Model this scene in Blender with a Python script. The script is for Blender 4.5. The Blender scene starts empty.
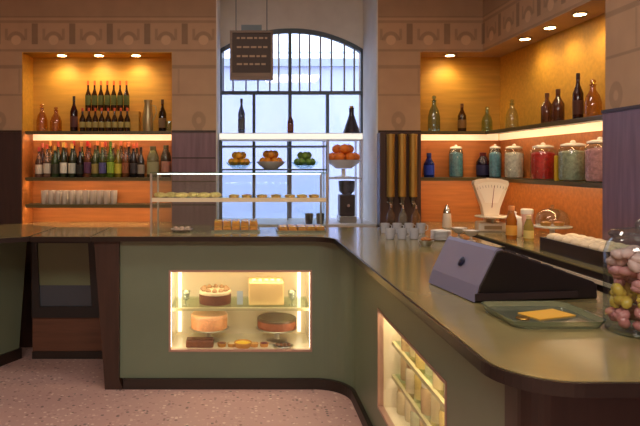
import bpy, bmesh, math, random
from mathutils import Vector, Matrix
random.seed(7)
S = bpy.context.scene
COL = S.collection
PI = math.pi
F = 600.0; U0 = 245.0; V0 = 165.0; EYE = 1.58          # focal length in pixels, vanishing point, eye height

def X(u, Y): return (u - U0) * Y / F
def Z(v, Y): return EYE - (v - V0) * Y / F

# ------------------------------------------------------------------ materials
def lin(c):
    return tuple(((x/255)/12.92 if x/255 <= 0.04045 else ((x/255+0.055)/1.055)**2.4) for x in c)

MATS = {}
def mat(name, rgb=(200,200,200), rough=0.5, metal=0.0, trans=0.0, emit=None, es=0.0, bump=0.0, bscale=40, var=0.0, spec=0.5, coat=0.0):
    """one surface: base colour with a little procedural noise variation, optional bump"""
    if name in MATS: return MATS[name]
    m = bpy.data.materials.new(name); m.use_nodes = True
    nt = m.node_tree; b = nt.nodes['Principled BSDF']
    c = lin(rgb)
    b.inputs['Base Color'].default_value = (*c, 1)
    b.inputs['Roughness'].default_value = rough
    b.inputs['Metallic'].default_value = metal
    b.inputs['Transmission Weight'].default_value = trans
    b.inputs['Specular IOR Level'].default_value = spec
    b.inputs['Coat Weight'].default_value = coat
    if emit:
        b.inputs['Emission Color'].default_value = (*lin(emit), 1); b.inputs['Emission Strength'].default_value = es
    if var or bump:
        tc = nt.nodes.new('ShaderNodeTexCoord'); n = nt.nodes.new('ShaderNodeTexNoise')
        n.inputs['Scale'].default_value = bscale; n.inputs['Detail'].default_value = 4
        nt.links.new(tc.outputs['Object'], n.inputs['Vector'])
        if var:
            r = nt.nodes.new('ShaderNodeValToRGB')
            r.color_ramp.elements[0].position = 0.3; r.color_ramp.elements[1].position = 0.7
            r.color_ramp.elements[0].color = (*[x*(1-var) for x in c], 1)
            r.color_ramp.elements[1].color = (*[min(1, x*(1+var)) for x in c], 1)
            nt.links.new(n.outputs['Fac'], r.inputs['Fac']); nt.links.new(r.outputs['Color'], b.inputs['Base Color'])
        if bump:
            bp = nt.nodes.new('ShaderNodeBump'); bp.inputs['Strength'].default_value = bump; bp.inputs['Distance'].default_value = 0.01
            nt.links.new(n.outputs['Fac'], bp.inputs['Height']); nt.links.new(bp.outputs['Normal'], b.inputs['Normal'])
    MATS[name] = m
    return m

def wood(name, rgb, rough=0.4, axis=2, var=0.35, scale=9):
    if name in MATS: return MATS[name]
    m = bpy.data.materials.new(name); m.use_nodes = True
    nt = m.node_tree; b = nt.nodes['Principled BSDF']; c = lin(rgb)
    g = nt.nodes.new('ShaderNodeNewGeometry'); mp = nt.nodes.new('ShaderNodeMapping')
    sc = [14, 14, 14]; sc[axis] = 1.2
    mp.inputs['Scale'].default_value = sc
    n = nt.nodes.new('ShaderNodeTexNoise'); n.inputs['Scale'].default_value = scale/4; n.inputs['Detail'].default_value = 6
    r = nt.nodes.new('ShaderNodeValToRGB')
    r.color_ramp.elements[0].position = 0.3; r.color_ramp.elements[1].position = 0.72
    r.color_ramp.elements[0].color = (*[x*(1-var) for x in c], 1); r.color_ramp.elements[1].color = (*[min(1, x*(1+var)) for x in c], 1)
    nt.links.new(g.outputs['Position'], mp.inputs['Vector']); nt.links.new(mp.outputs[0], n.inputs['Vector'])
    nt.links.new(n.outputs['Fac'], r.inputs['Fac']); nt.links.new(r.outputs['Color'], b.inputs['Base Color'])
    b.inputs['Roughness'].default_value = rough
    MATS[name] = m
    return m

def glass(name, rgb=(235,245,245), refl=0.08, rough=0.03, edge=.35):
    """thin clear glass: see-through with a weak gloss"""
    if name in MATS: return MATS[name]
    m = bpy.data.materials.new(name); m.use_nodes = True
    nt = m.node_tree; nt.nodes.remove(nt.nodes['Principled BSDF'])
    out = nt.nodes['Material Output']
    t = nt.nodes.new('ShaderNodeBsdfTransparent'); t.inputs['Color'].default_value = (*lin(rgb), 1)
    g = nt.nodes.new('ShaderNodeBsdfGlossy'); g.inputs['Roughness'].default_value = rough
    lw = nt.nodes.new('ShaderNodeLayerWeight'); lw.inputs['Blend'].default_value = 0.25
    ma = nt.nodes.new('ShaderNodeMath'); ma.operation = 'MULTIPLY_ADD'
    ma.inputs[1].default_value = edge; ma.inputs[2].default_value = refl
    nt.links.new(lw.outputs['Facing'], ma.inputs[0])
    mx = nt.nodes.new('ShaderNodeMixShader')
    nt.links.new(ma.outputs[0], mx.inputs['Fac']); nt.links.new(t.outputs[0], mx.inputs[1]); nt.links.new(g.outputs[0], mx.inputs[2])
    nt.links.new(mx.outputs[0], out.inputs['Surface'])
    MATS[name] = m
    return m

class NX:
    """tiny expression builder for math nodes"""
    def __init__(s, nt): s.nt = nt
    def m(s, op, a, b=None, c=None, clamp=False):
        n = s.nt.nodes.new('ShaderNodeMath'); n.operation = op; n.use_clamp = clamp
        for i, x in enumerate((a, b, c)):
            if x is None: continue
            if isinstance(x, (int, float)): n.inputs[i].default_value = x
            else: s.nt.links.new(x, n.inputs[i])
        return n.outputs[0]
    def near(s, x, c, w, soft=0.006):      # 1 where |x-c|<w
        d = s.m('ABSOLUTE', s.m('SUBTRACT', x, c))
        return s.m('MULTIPLY', s.m('SUBTRACT', w + soft, d), 1/soft, clamp=True)
    def band(s, x, lo, hi): return s.near(x, (lo+hi)/2, (hi-lo)/2)

def wallpaper(name, rgb):
    """printed trompe l'oeil wall covering: frieze of arches and roundels, mouldings and panels"""
    m = bpy.data.materials.new(name); m.use_nodes = True
    nt = m.node_tree; b = nt.nodes['Principled BSDF']; N = NX(nt)
    g = nt.nodes.new('ShaderNodeNewGeometry'); sp = nt.nodes.new('ShaderNodeSeparateXYZ')
    nt.links.new(g.outputs['Position'], sp.inputs[0])
    x, y, z = sp.outputs
    s = N.m('SUBTRACT', x, y)
    p = 0.353
    t = N.m('MULTIPLY', N.m('SUBTRACT', N.m('FRACT', N.m('DIVIDE', N.m('ADD', s, 0.04), p)), 0.5), p)   # -p/2..p/2 in metres
    inz = N.band(z, 2.72, 2.91)
    pil = N.m('MULTIPLY', N.near(t, 0.0, 0.026), inz)
    pil2 = N.m('MULTIPLY', N.near(N.m('ABSOLUTE', t), 0.085, 0.010), N.band(z, 2.76, 2.86))
    # arches to both sides of each pilaster
    ta = N.m('SUBTRACT', N.m('ABSOLUTE', t), p/2)
    dz = N.m('SUBTRACT', z, 2.755)
    r = N.m('SQRT', N.m('ADD', N.m('MULTIPLY', ta, ta), N.m('MULTIPLY', dz, dz)))
    ring = N.m('MULTIPLY', N.near(r, 0.066, 0.014), N.m('MULTIPLY', N.m('ADD', dz, .01), 60, clamp=True))
    disc = N.near(r, 0.0, 0.042)
    lines = N.near(z, 2.505, 0.014)
    for c, w in ((2.66, .008), (2.93, .010), (2.975, .006), (2.24, .006)):
        lines = N.m('MAXIMUM', lines, N.near(z, c, w))
    top = N.m('MULTIPLY', N.m('SUBTRACT', z, 2.97), 50, clamp=True)
    # large panels below the moulding
    tp = N.m('MULTIPLY', N.m('SUBTRACT', N.m('FRACT', N.m('DIVIDE', N.m('ADD', s, 0.21), 0.47)), 0.5), 0.47)
    pan = N.m('MULTIPLY', N.near(N.m('ABSOLUTE', tp), 0.19, 0.006), N.band(z, 2.26, 2.48))
    # small urns above the wainscot
    du = N.m('SUBTRACT', z, 2.0)
    ru = N.m('SQRT', N.m('ADD', N.m('MULTIPLY', tp, tp), N.m('MULTIPLY', N.m('MULTIPLY', du, du), 0.6)))
    urn = N.near(ru, 0.045, 0.018)
    urn = N.m('MAXIMUM', urn, N.m('MULTIPLY', N.near(tp, 0, .03), N.band(z, 1.90, 1.93)))
    no = nt.nodes.new('ShaderNodeTexNoise'); no.inputs['Scale'].default_value = 7; no.inputs['Detail'].default_value = 5
    nt.links.new(g.outputs['Position'], no.inputs['Vector'])
    dark = N.m('ADD', N.m('MULTIPLY', pil, .60), N.m('MULTIPLY', pil2, .35))
    dark = N.m('ADD', dark, N.m('MULTIPLY', ring, .40))
    dark = N.m('ADD', dark, N.m('MULTIPLY', lines, .38))
    dark = N.m('ADD', dark, N.m('MULTIPLY', pan, .22))
    dark = N.m('ADD', dark, N.m('MULTIPLY', urn, .30))
    dark = N.m('ADD', dark, N.m('MULTIPLY', top, .30))
    dark = N.m('SUBTRACT', dark, N.m('MULTIPLY', disc, .35))
    dark = N.m('ADD', dark, N.m('MULTIPLY', N.m('SUBTRACT', no.outputs['Fac'], .5), .35))
    mul = N.m('SUBTRACT', 1.0, N.m('MULTIPLY', dark, .7))
    mul = N.m('MAXIMUM', mul, 0.3)
    cm = nt.nodes.new('ShaderNodeVectorMath'); cm.operation = 'SCALE'
    cm.inputs[0].default_value = lin(rgb); nt.links.new(mul, cm.inputs['Scale'])
    nt.links.new(cm.outputs[0], b.inputs['Base Color'])
    b.inputs['Roughness'].default_value = 0.75
    MATS[name] = m
    return m

def terrazzo(name):
    m = bpy.data.materials.new(name); m.use_nodes = True
    nt = m.node_tree; b = nt.nodes['Principled BSDF']
    g = nt.nodes.new('ShaderNodeNewGeometry')
    v = nt.nodes.new('ShaderNodeTexVoronoi'); v.inputs['Scale'].default_value = 40
    nt.links.new(g.outputs['Position'], v.inputs['Vector'])
    sep = nt.nodes.new('ShaderNodeSeparateColor'); nt.links.new(v.outputs['Color'], sep.inputs[0])
    r = nt.nodes.new('ShaderNodeValToRGB'); r.color_ramp.interpolation = 'CONSTANT'
    E = r.color_ramp.elements
    E[0].position = 0; E[0].color = (*lin((196,156,148)), 1)
    E[1].position = .50; E[1].color = (*lin((206,170,160)), 1)
    for p, c in ((.68, (176,134,128)), (.80, (226,200,186)), (.90, (138,104,96)), (.96, (120,102,98))):
        e = E.new(p); e.color = (*lin(c), 1)
    nt.links.new(sep.outputs[0], r.inputs['Fac'])
    base = nt.nodes.new('ShaderNodeMix'); base.data_type = 'RGBA'
    st = nt.nodes.new('ShaderNodeMath'); st.operation = 'LESS_THAN'; st.inputs[1].default_value = 0.42
    nt.links.new(v.outputs['Distance'], st.inputs[0]); nt.links.new(st.outputs[0], base.inputs['Factor'])
    base.inputs['A'].default_value = (*lin((196,156,148)), 1); nt.links.new(r.outputs['Color'], base.inputs['B'])
    nt.links.new(base.outputs['Result'], b.inputs['Base Color'])
    b.inputs['Roughness'].default_value = 0.35
    MATS[name] = m
    return m

# ------------------------------------------------------------------ mesh building
class MB:
    def __init__(s): s.bm = bmesh.new(); s.smooth = False
    def box(s, x0, x1, y0, y1, z0, z1, M=None):
        vs = [s.bm.verts.new(p) for p in ((x0,y0,z0),(x1,y0,z0),(x1,y1,z0),(x0,y1,z0),(x0,y0,z1),(x1,y0,z1),(x1,y1,z1),(x0,y1,z1))]
        for f in ((3,2,1,0),(4,5,6,7),(0,1,5,4),(1,2,6,5),(2,3,7,6),(3,0,4,7)): s.bm.faces.new([vs[i] for i in f])
        if M: bmesh.ops.transform(s.bm, matrix=M, verts=vs)
        return s
    def prism(s, pts, z0, z1, M=None):
        """outline in XY, raised from z0 to z1"""
        n = len(pts); a = sum(pts[i][0]*pts[(i+1)%n][1]-pts[(i+1)%n][0]*pts[i][1] for i in range(n))
        if a < 0: pts = pts[::-1]
        lo = [s.bm.verts.new((p[0],p[1],z0)) for p in pts]; hi = [s.bm.verts.new((p[0],p[1],z1)) for p in pts]
        s.bm.faces.new(lo[::-1]); s.bm.faces.new(hi)
        for i in range(n): j = (i+1)%n; s.bm.faces.new((lo[i],lo[j],hi[j],hi[i]))
        if M: bmesh.ops.transform(s.bm, matrix=M, verts=lo+hi)
        return s
    def lathe(s, prof, cx=0, cy=0, cz=0, seg=20, M=None):
        s.smooth = True; rings = []; allv = []
        for r, z in prof:
            if r < 1e-5: ring = [s.bm.verts.new((cx,cy,cz+z))]
            else: ring = [s.bm.verts.new((cx+r*math.cos(2*PI*k/seg), cy+r*math.sin(2*PI*k/seg), cz+z)) for k in range(seg)]
            rings.append(ring); allv += ring
        for a, b in zip(rings, rings[1:]):
            for k in range(seg):
                j = (k+1)%seg
                if len(a) == 1 and len(b) == 1: continue
                if len(a) == 1: s.bm.faces.new((a[0],b[j],b[k]))
                elif len(b) == 1: s.bm.faces.new((a[k],a[j],b[0]))
                else: s.bm.faces.new((a[k],a[j],b[j],b[k]))
        if M: bmesh.ops.transform(s.bm, matrix=M, verts=allv)
        return s
    def ball(s, r, c=(0,0,0), sc=(1,1,1), u=14, v=8, M=None):
        s.smooth = True
        d = bmesh.ops.create_uvsphere(s.bm, u_segments=u, v_segments=v, radius=r)
        T = Matrix.Translation(c) @ (M or Matrix.Identity(4)) @ Matrix.Diagonal((*sc,1))
        bmesh.ops.transform(s.bm, matrix=T, verts=d['verts']); return s
    def tube(s, pts, r, seg=10):
        s.smooth = True; pts = [Vector(p) for p in pts]; rings = []
        for i, p in enumerate(pts):
            d = (pts[min(i+1,len(pts)-1)]-pts[max(i-1,0)]).normalized()
            a = d.orthogonal().normalized() if i == 0 else (a - d*a.dot(d)).normalized()
            b = d.cross(a); rr = r[i] if isinstance(r,(list,tuple)) else r
            rings.append([s.bm.verts.new(p + rr*(a*math.cos(2*PI*k/seg)+b*math.sin(2*PI*k/seg))) for k in range(seg)])
        for a_, b_ in zip(rings, rings[1:]):
            for k in range(seg): s.bm.faces.new((a_[k],a_[(k+1)%seg],b_[(k+1)%seg],b_[k]))
        s.bm.faces.new(rings[0][::-1]); s.bm.faces.new(rings[-1]); return s
    def bevel(s, w, seg=2):
        bmesh.ops.bevel(s.bm, geom=[e for e in s.bm.edges], offset=w, segments=seg, affect='EDGES', profile=.5); return s
    def build(s, name, m, parent=None, loc=None, smooth=None):
        me = bpy.data.meshes.new(name); bmesh.ops.recalc_face_normals(s.bm, faces=s.bm.faces); s.bm.to_mesh(me); s.bm.free()
        if s.smooth if smooth is None else smooth:
            for p in me.polygons: p.use_smooth = True
            try: me.set_sharp_from_angle(angle=math.radians(38))
            except Exception: pass
        me.materials.append(m)
        o = bpy.data.objects.new(name, me); COL.objects.link(o)
        if parent: o.parent = parent
        if loc: o.location = loc
        return o

def tag(o, label, cat, group=None, kind=None):
    o['label'] = label; o['category'] = cat
    if group: o['group'] = group
    if kind: o['kind'] = kind
    return o
def thing(name, label, cat, loc=(0,0,0), rz=0, group=None):
    o = bpy.data.objects.new(name, None); COL.objects.link(o); o.empty_display_size = .05
    o.location = loc; o.rotation_euler = (0,0,rz)
    return tag(o, label, cat, group)
def struct(o): o['kind'] = 'structure'; return o
def dup(root, loc, label, rz=0, group=None, sc=None):
    r = root.copy(); COL.objects.link(r); r.location = loc; r.rotation_euler = (0,0,rz); r['label'] = label
    if group: r['group'] = group
    if sc: r.scale = sc
    for ch in list(root.children):
        c = ch.copy(); COL.objects.link(c); c.parent = r
        for g in list(ch.children):
            d = g.copy(); COL.objects.link(d); d.parent = c
    return r
ORD = ['first','second','third','fourth','fifth','sixth','seventh','eighth','ninth','tenth','eleventh','twelfth','thirteenth','fourteenth','fifteenth','sixteenth']
def arc(cx, cy, r, a0, a1, n=10):
    return [(cx+r*math.cos(math.radians(a0+(a1-a0)*i/n)), cy+r*math.sin(math.radians(a0+(a1-a0)*i/n))) for i in range(n+1)]

# palette
WALLP = wallpaper('printed wallpaper', (186,150,118))
RECESS = mat('recess plaster', (218,212,202), .8, var=.06, bscale=5)
WAIN = wood('purple brown veneer', (118,88,98), .32, axis=2, var=.22)
DARKW = wood('dark walnut', (54,33,24), .4, axis=2, var=.3)
PLINTHW = wood('plinth wood', (36,23,17), .45, axis=0, var=.25)
MIDW = wood('worktop wood edge', (28,18,14), .3, axis=0, var=.25)
GREEN = mat('olive laminate', (106,117,96), .38, var=.05, bscale=3)
LINO = mat('green grey linoleum', (134,121,82), .14, var=.07, bscale=6, spec=.6)
OCHRE = wood('ochre niche lining', (200,144,50), .55, axis=0, var=.12)
ORANGE = wood('orange veneer', (184,110,52), .42, axis=0, var=.18)
BLACK = mat('black metal', (22,22,24), .4)
IRON = mat('dark window iron', (84,96,104), .5)
STEEL = mat('brushed steel', (190,188,182), .28, metal=1)
CHROME = mat('chrome', (215,215,215), .12, metal=1)
BRASS = mat('aged brass', (170,128,58), .32, metal=.9)
WHITE = mat('white enamel', (232,224,212), .3)
CREAM = mat('cream enamel', (240,222,196), .28)
PORC = mat('white porcelain', (228,224,220), .2)
CLEAR = glass('clear glass'); GTINT = glass('green tinted glass', (205,228,215), .1)
BLUEG = glass('pale blue glass', (196,220,232), .14); AMBERG = glass('amber glass', (232,198,140), .12)
PANE = glass('window pane', (225,232,240), .05)
LAMP = mat('lamp lens', (255,240,210), .4, emit=(255,222,150), es=40)
WASH = mat('warm wall wash', (255,240,220), .4, emit=(236,190,142), es=.92)  # glowing band standing in for light washing the niche wall
BAR = mat('warm light bar', (255,240,220), .4, emit=(255,214,164), es=23)
LEDW = mat('case light strip', (255,250,235), .4, emit=(255,232,190), es=5)

# ------------------------------------------------------------------ room shell
YB = 5.65; YN = 5.93; XR = 2.24; XN = 2.52; ZT = 2.644; ZC = 3.6; YW = 6.31; ZS = 1.02; XL = -5.0; YF = -3.0; YE = 3.73
struct(MB().box(XL-.2, 2.8, YF-.2, 6.6, -.12, 0).build('floor', terrazzo('terrazzo')))
struct(MB().box(XL-.2, 2.8, YF-.2, 6.6, ZC, ZC+.12).build('ceiling', mat('ceiling plaster', (188,170,150), .8, var=.05)))
w = MB()
w.box(XL-.2, -2.10, YB, 6.6, 0, ZC)
w.box(-2.10, -.687, YB, 6.6, ZT, ZC); w.box(-2.10, -.687, YB, 6.6, 0, ZS-.04)
w.box(-.687, -.273, YB, 6.6, 0, ZC)
w.box(1.252, 1.65, YB, 6.6, 0, ZC)
w.box(1.65, 2.8, YB, 6.6, ZT, ZC); w.box(1.65, 2.8, YB, 6.6, 0, ZS-.04)
w.box(-.273, 1.252, YB, YW, 0, 1.0)
struct(w.build('wall_back', WALLP))
w = MB()
w.box(XR, 2.8, YF-.2, YE, 0, ZC); w.box(XR, 2.8, YE, YB, ZT, ZC); w.box(XR, 2.8, YE, YB, 0, ZS-.04)
struct(w.build('wall_right', WALLP))
struct(MB().box(XL-.2, XL, YF-.2, YB, 0, ZC).build('wall_left', WALLP))
struct(MB().box(XL, XR, YF-.2, YF, 0, ZC).build('wall_front', WALLP))
# niche linings: ochre above the top shelf, orange veneer below
ZU = 1.903; ZM = 1.461; ZL = 1.205
w = MB(); w.box(-2.10, -.687, YN, 6.0, ZU, ZT); w.box(1.65, XN, YN, 6.0, ZU, ZT); w.box(XN, 2.6, YE, 6.0, ZU, ZT)
struct(w.build('trim_1', OCHRE))
w = MB(); w.box(-2.10, -.687, YN, 6.0, ZS-.04, ZU); w.box(1.65, XN, YN, 6.0, ZS-.04, ZU); w.box(XN, 2.6, YE, 6.0, ZS-.04, ZU)
struct(w.build('trim_2', ORANGE))
w = MB(); w.box(-2.10, -2.094, YB, YN, ZU, ZT); w.box(-.693, -.687, YB, YN, ZU, ZT); w.box(1.65, 1.656, YB, YN, ZU, ZT)
w.box(-2.094, -.693, YB, YN, ZT-.006, ZT)
struct(w.build('trim_9', OCHRE))
w = MB(); w.box(-2.10, -2.094, YB, YN, ZS-.04, ZU); w.box(-.693, -.687, YB, YN, ZS-.04, ZU); w.box(1.65, 1.656, YB, YN, ZS-.04, ZU)
struct(w.build('trim_10', ORANGE))
# dado of dark veneer with thin dark grooves
w = MB()
w.box(XL, -2.10, YB-.018, YB, 0, 1.885)
struct(w.build('trim_8', wood('black brown veneer', (58,36,34), .4, axis=2, var=.2)))
w = MB()
for a, b in ((-.687, -.273), (1.252, 1.65)):
    w.box(a, b, YB-.018, YB, 0, 1.885)
w.box(XR-.018, XR, YF, YE, 0, 1.90)
struct(w.build('trim_3', WAIN))
w = MB()
for z in (1.20, 1.42, 1.64): w.box(-.685, -.275, YB-.021, YB-.018, z, z+.012)
for a, b in ((XL, -2.10), (-.687, -.273), (1.252, 1.65)): w.box(a, b, YB-.026, YB-.0, 1.885, 1.905)
w.box(XR-.026, XR, YF, YE, 1.90, 1.92)
struct(w.build('trim_4', DARKW))
# window wall with a flat arch
aw = MB()
ax0, ax1, zs, zt = -.273, 1.252, 2.80, 3.02
def arch_z(x):
    t = (x-(ax0+ax1)/2)/((ax1-ax0)/2); return zs + (zt-zs)*(1-abs(t)**2.1)
xs = [ax0+(ax1-ax0)*i/24 for i in range(25)]
R90 = Matrix.Rotation(PI/2, 4, 'X')          # XY outline -> XZ
def xz(mb, pts, y0, y1):                      # outline in XZ, thick in Y
    return mb.prism(pts, -y1, -y0, R90)
for xa, xb in zip(xs, xs[1:]):
    xz(aw, [(xa,arch_z(xa)),(xb,arch_z(xb)),(xb,ZC),(xa,ZC)], YW, YW+.25)
aw.box(ax0, ax1, YW, YW+.25, 0, 1.0)
struct(aw.build('wall_window', RECESS))
w = MB(); w.box(ax0-.0, ax0+.012, YB, YW, 1.0, ZC); w.box(ax1-.012, ax1, YB, YW, 1.0, ZC); w.box(ax0+.012, ax1-.012, YB, YW+.0, ZC-.012, ZC)
struct(w.build('trim_5', RECESS))

# window
win = bpy.data.objects.new('window_1', None); COL.objects.link(win); win['kind'] = 'structure'
fr = MB(); fy0, fy1 = YW+.02, YW+.07
for xa, xb in zip(xs, xs[1:]):
    xz(fr, [(xa,arch_z(xa)-.045),(xb,arch_z(xb)-.045),(xb,arch_z(xb)),(xa,arch_z(xa))], fy0, fy1)
fr.box(ax0, ax0+.03, fy0, fy1, 1.0, zs); fr.box(ax1-.03, ax1, fy0, fy1, 1.0, zs)
struct(fr.build('frame', IRON, win))
tr = MB(); tr.box(ax0, ax1, fy0-.01, fy1, 2.325, 2.36); struct(tr.build('transom', IRON, win))
mu = MB(); mu.box(.458, .492, fy0-.005, fy1, 1.0, 3.0)
for u in (254, 328): x = X(u, YW); mu.box(x-.016, x+.016, fy0, fy1, 1.0, 2.33)
struct(mu.build('mullion', IRON, win))
gb = MB()
for u in (223, 233, 246, 258, 270, 279, 300, 310, 321, 332, 345, 355):
    x = X(u, YW); gb.box(x-.0085, x+.0085, fy0+.015, fy1-.01, 2.36, arch_z(x)-.03)
struct(gb.build('glazing_bar', mat('grey glazing bar', (150,158,166), .5), win))
pn = MB(); pn.box(ax0+.03, ax1-.03, YW+.045, YW+.049, 1.0, zs-.02)
xz(pn, [(x, arch_z(x)-.04) for x in xs] + [(xs[-1], zs-.02), (xs[0], zs-.02)], YW+.045, YW+.049)
struct(pn.build('pane', PANE, win))
struct(MB().box(ax0, ax1, YB+.0, YW, 1.0, 1.02).build('trim_6', mat('sill stone', (196,190,186), .4)))
# courtyard wall seen through the window
ext = MB(); ext.box(-9, 9, 11.0, 11.3, -.5, 3.52); struct(ext.build('wall_courtyard', mat('courtyard render', (188,192,220), .85, var=.04, bscale=2)))
ext = MB(); ext.box(-9, 9, 10.9, 11.0, 3.38, 3.52); struct(ext.build('trim_7', mat('courtyard cornice', (170,176,188), .8)))
struct(MB().box(-9, 9, 6.6, 11.3, -.6, -.5).build('ground_outside', mat('courtyard paving', (190,190,190), .9, var=.1)))

# ------------------------------------------------------------------ niche downlights and shelves
def downlight(x, y, label):
    t = thing('downlight', label, 'lamp', (x, y, ZT))
    MB().lathe([(.045,0),(.05,-.004),(.05,-.010),(.040,-.012),(.040,0)], seg=20).build('rim', STEEL, t)
    MB().lathe([(0,-.003),(.039,-.003),(.039,-.0125),(0,-.0125)], seg=20).build('lens', LAMP, t)
    L = bpy.data.lights.new('downlight_beam', 'SPOT'); L.energy = 7; L.color = (1, .80, .48); L.spot_size = math.radians(150); L.spot_blend = .8; L.shadow_soft_size = .03
    lo = bpy.data.objects.new('downlight_beam', L); COL.objects.link(lo); lo.parent = t; lo.location = (0,0,-.03)
for i, u in enumerate((62, 99, 136)):
    downlight(X(u, 5.78), 5.78, ['leftmost','middle','rightmost'][i] + ' of the three glowing downlights over the left niche')
downlight(X(450, 5.78), 5.78, 'lone glowing downlight over the back-wall part of the corner niche')
for i, (u, v) in enumerate(((525,40),(550,27),(580,14))):
    downlight(2.345, 600*2.345/(u-U0), ['farthest','middle','nearest'][i] + ' of the three glowing downlights along the right wall niche')

SHELFG = glass('shelf glass', (190,205,190), .12); SHEDGE = mat('shelf edge', (62,66,44), .3)
def left_shelf(z, label, wash=True):
    t = thing('niche_shelf', label, 'shelf', (0,0,0))
    MB().box(-2.092, -.695, 5.712, 5.928, z-.018, z).build('board', SHEDGE, t)
    MB().box(-2.092, -.695, 5.706, 5.712, z-.020, z).build('front_edge', mat('shelf front edge', (96,84,52), .3), t)
    MB().box(-2.08, -.71, 5.722, 5.742, z-.025, z-.018).build('light_bar', BAR, t)
    MB().box(-2.09, -.697, 5.712, 5.716, z-.032, z-.018).build('front_lip', MATS['shelf front edge'], t)
    if wash: MB().box(-2.09, -.697, 5.915, 5.927, z-.080, z-.018).build('light_strip', WASH, t)  # imitates the wash of light on the wall below the shelf
left_shelf(ZU, 'upper dark shelf of the left niche carrying the tiered bottles')
left_shelf(ZM, wash=False, label='middle dark shelf of the left niche carrying the crowded spirit bottles')
left_shelf(ZL, wash=False, label='low dark shelf of the left niche carrying rows of small glasses')
def right_shelf(z, label, wash=True):
    t = thing('niche_shelf', label, 'shelf', (0,0,0))
    MB().prism([(1.658,5.712),(2.296,5.712),(2.296,YE+.002),(2.518,YE+.002),(2.518,5.928),(1.658,5.928)], z-.018, z).build('board', SHEDGE, t)
    m = MB(); m.box(1.658, 2.296, 5.706, 5.712, z-.020, z); m.box(2.290, 2.296, YE+.002, 5.706, z-.020, z)
    m.build('front_edge', MATS['shelf front edge'], t)
    MB().box(1.67, 2.30, 5.722, 5.742, z-.025, z-.018).build('light_bar', BAR, t); MB().box(2.308, 2.326, YE+.02, 5.70, z-.025, z-.018).build('light_bar', BAR, t)
    m = MB(); m.box(1.658, 2.296, 5.712, 5.716, z-.032, z-.018); m.box(2.296, 2.300, YE+.002, 5.716, z-.032, z-.018); m.build('front_lip', MATS['shelf front edge'], t)
    if wash:
        MB().box(1.658, 2.50, 5.915, 5.927, z-.080, z-.018).build('light_strip', WASH, t); MB().box(2.505, 2.517, YE+.004, 5.912, z-.080, z-.018).build('light_strip', WASH, t)  # same imitated wash of light, on both walls of the corner
right_shelf(ZU, 'upper shelf round the corner niche holding empty bottles and carafes')
right_shelf(ZM, wash=False, label='lower shelf round the corner niche holding the sweet jars')

# ------------------------------------------------------------------ bottles and jars
CAPS = {}
def cmat(rgb, rough=.35, metal=0): return mat('colour %d %d %d %d' % (*rgb, int(metal)), rgb, rough, metal)
def bglass(rgb): return mat('bottle glass %d %d %d' % rgb, rgb, .08, trans=.55, spec=.6)
def bottle(loc, label, cat='bottle', r=.035, h=.30, shoulder=.6, neck=.33, body=(60,40,20), cap=(120,30,20), lab=None, labz=(.12,.42), group=None, name='bottle', square=False):
    t = thing(name, label, cat, loc, 0, group)
    ns = 16
    p = [(0,0),(r*.92,0),(r,.008),(r,h*shoulder*.93),(r*.9,h*shoulder),(r*neck*1.25,h*(shoulder+.15)),(r*neck,h*(shoulder+.2)),(r*neck,h*.955),(0,h*.955)]
    MB().lathe(p, seg=ns).build('glass_body', bglass(body), t)
    rc = r*neck*1.14
    MB().lathe([(rc,h*.86),(rc*1.02,h*.87),(rc*1.02,h*.995),(rc*.9,h),(0,h)], seg=12).build('cap', cmat(cap, .3), t)
    if lab:
        a, b = labz; MB().lathe([(r*1.012,h*a),(r*1.015,h*a+.002),(r*1.015,h*b-.002),(r*1.012,h*b)], seg=ns).build('paper_label', cmat(lab, .7), t)
    return t
def jar(loc, label, r, h, fill, lid=(236,228,214), tint=CLEAR, level=1.0, cat='jar'):
    t = thing('sweet_jar', label, cat, loc)
    p = [(0,.004),(r*.86,.004),(r*.96,.012),(r,.03),(r,h*.72),(r*.93,h*.8),(r*.78,h*.84),(r*.80,h*.86)]
    MB().lathe([(0,0),(r*.9,0)]+[(a,b) for a,b in p[2:]], seg=24).build('glass_body', tint, t)
    sw = MB().lathe([(0,.008),(r*.86,.010),(r*.93,.03),(r*.95,h*.70*level),(r*.7,h*.74*level),(0,h*.77*level)], seg=24).build('filling', mat('sweets %d %d %d' % fill, fill, .35, bump=.9, bscale=45, var=.25), t)
    l = MB().lathe([(0,h*.86),(r*.84,h*.86),(r*.86,h*.875),(r*.84,h*.90),(r*.45,h*.935),(0,h*.94)], seg=24).build('lid', cmat(lid, .25), t)
    MB().ball(r*.2, (0,0,h*.955), (1,1,.8), 12, 6).build('knob', cmat(lid, .25), l)
    return t

# left niche, upper shelf: two tiers of aperitif bottles
riser = tag(MB().box(-1.57, -1.03, 5.815, 5.925, ZU, ZU+.20).build('bottle_riser', OCHRE), 'ochre wooden step behind the lower row of aperitif bottles', 'stand')
DKB = (64,34,12)
p0 = None
for i in range(8):
    x = X(82.5+i*6.4, 5.76)
    lb = 'dark bottle with orange cap, %s from left in the lower tier' % ORD[i]
    if p0 is None: p0 = bottle((x,5.762,ZU), lb, r=.0285, h=.225, shoulder=.55, body=DKB, cap=(206,80,30), lab=(168,150,84), labz=(.16,.40), group='lower tier of aperitif bottles')
    else: dup(p0, (x,5.762,ZU), lb)
p1 = None
for i in range(7):
    x = X(88+i*6.4, 5.86)
    lb = 'dark green-labelled bottle, orange cap, %s from left in the raised tier' % ORD[i]
    if p1 is None: p1 = bottle((x,5.866,ZU+.20), lb, r=.0285, h=.30, shoulder=.55, body=DKB, cap=(236,92,30), lab=(78,84,30), labz=(.2,.52), group='raised tier of aperitif bottles')
    else: dup(p1, (x,5.866,ZU+.20), lb)
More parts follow.
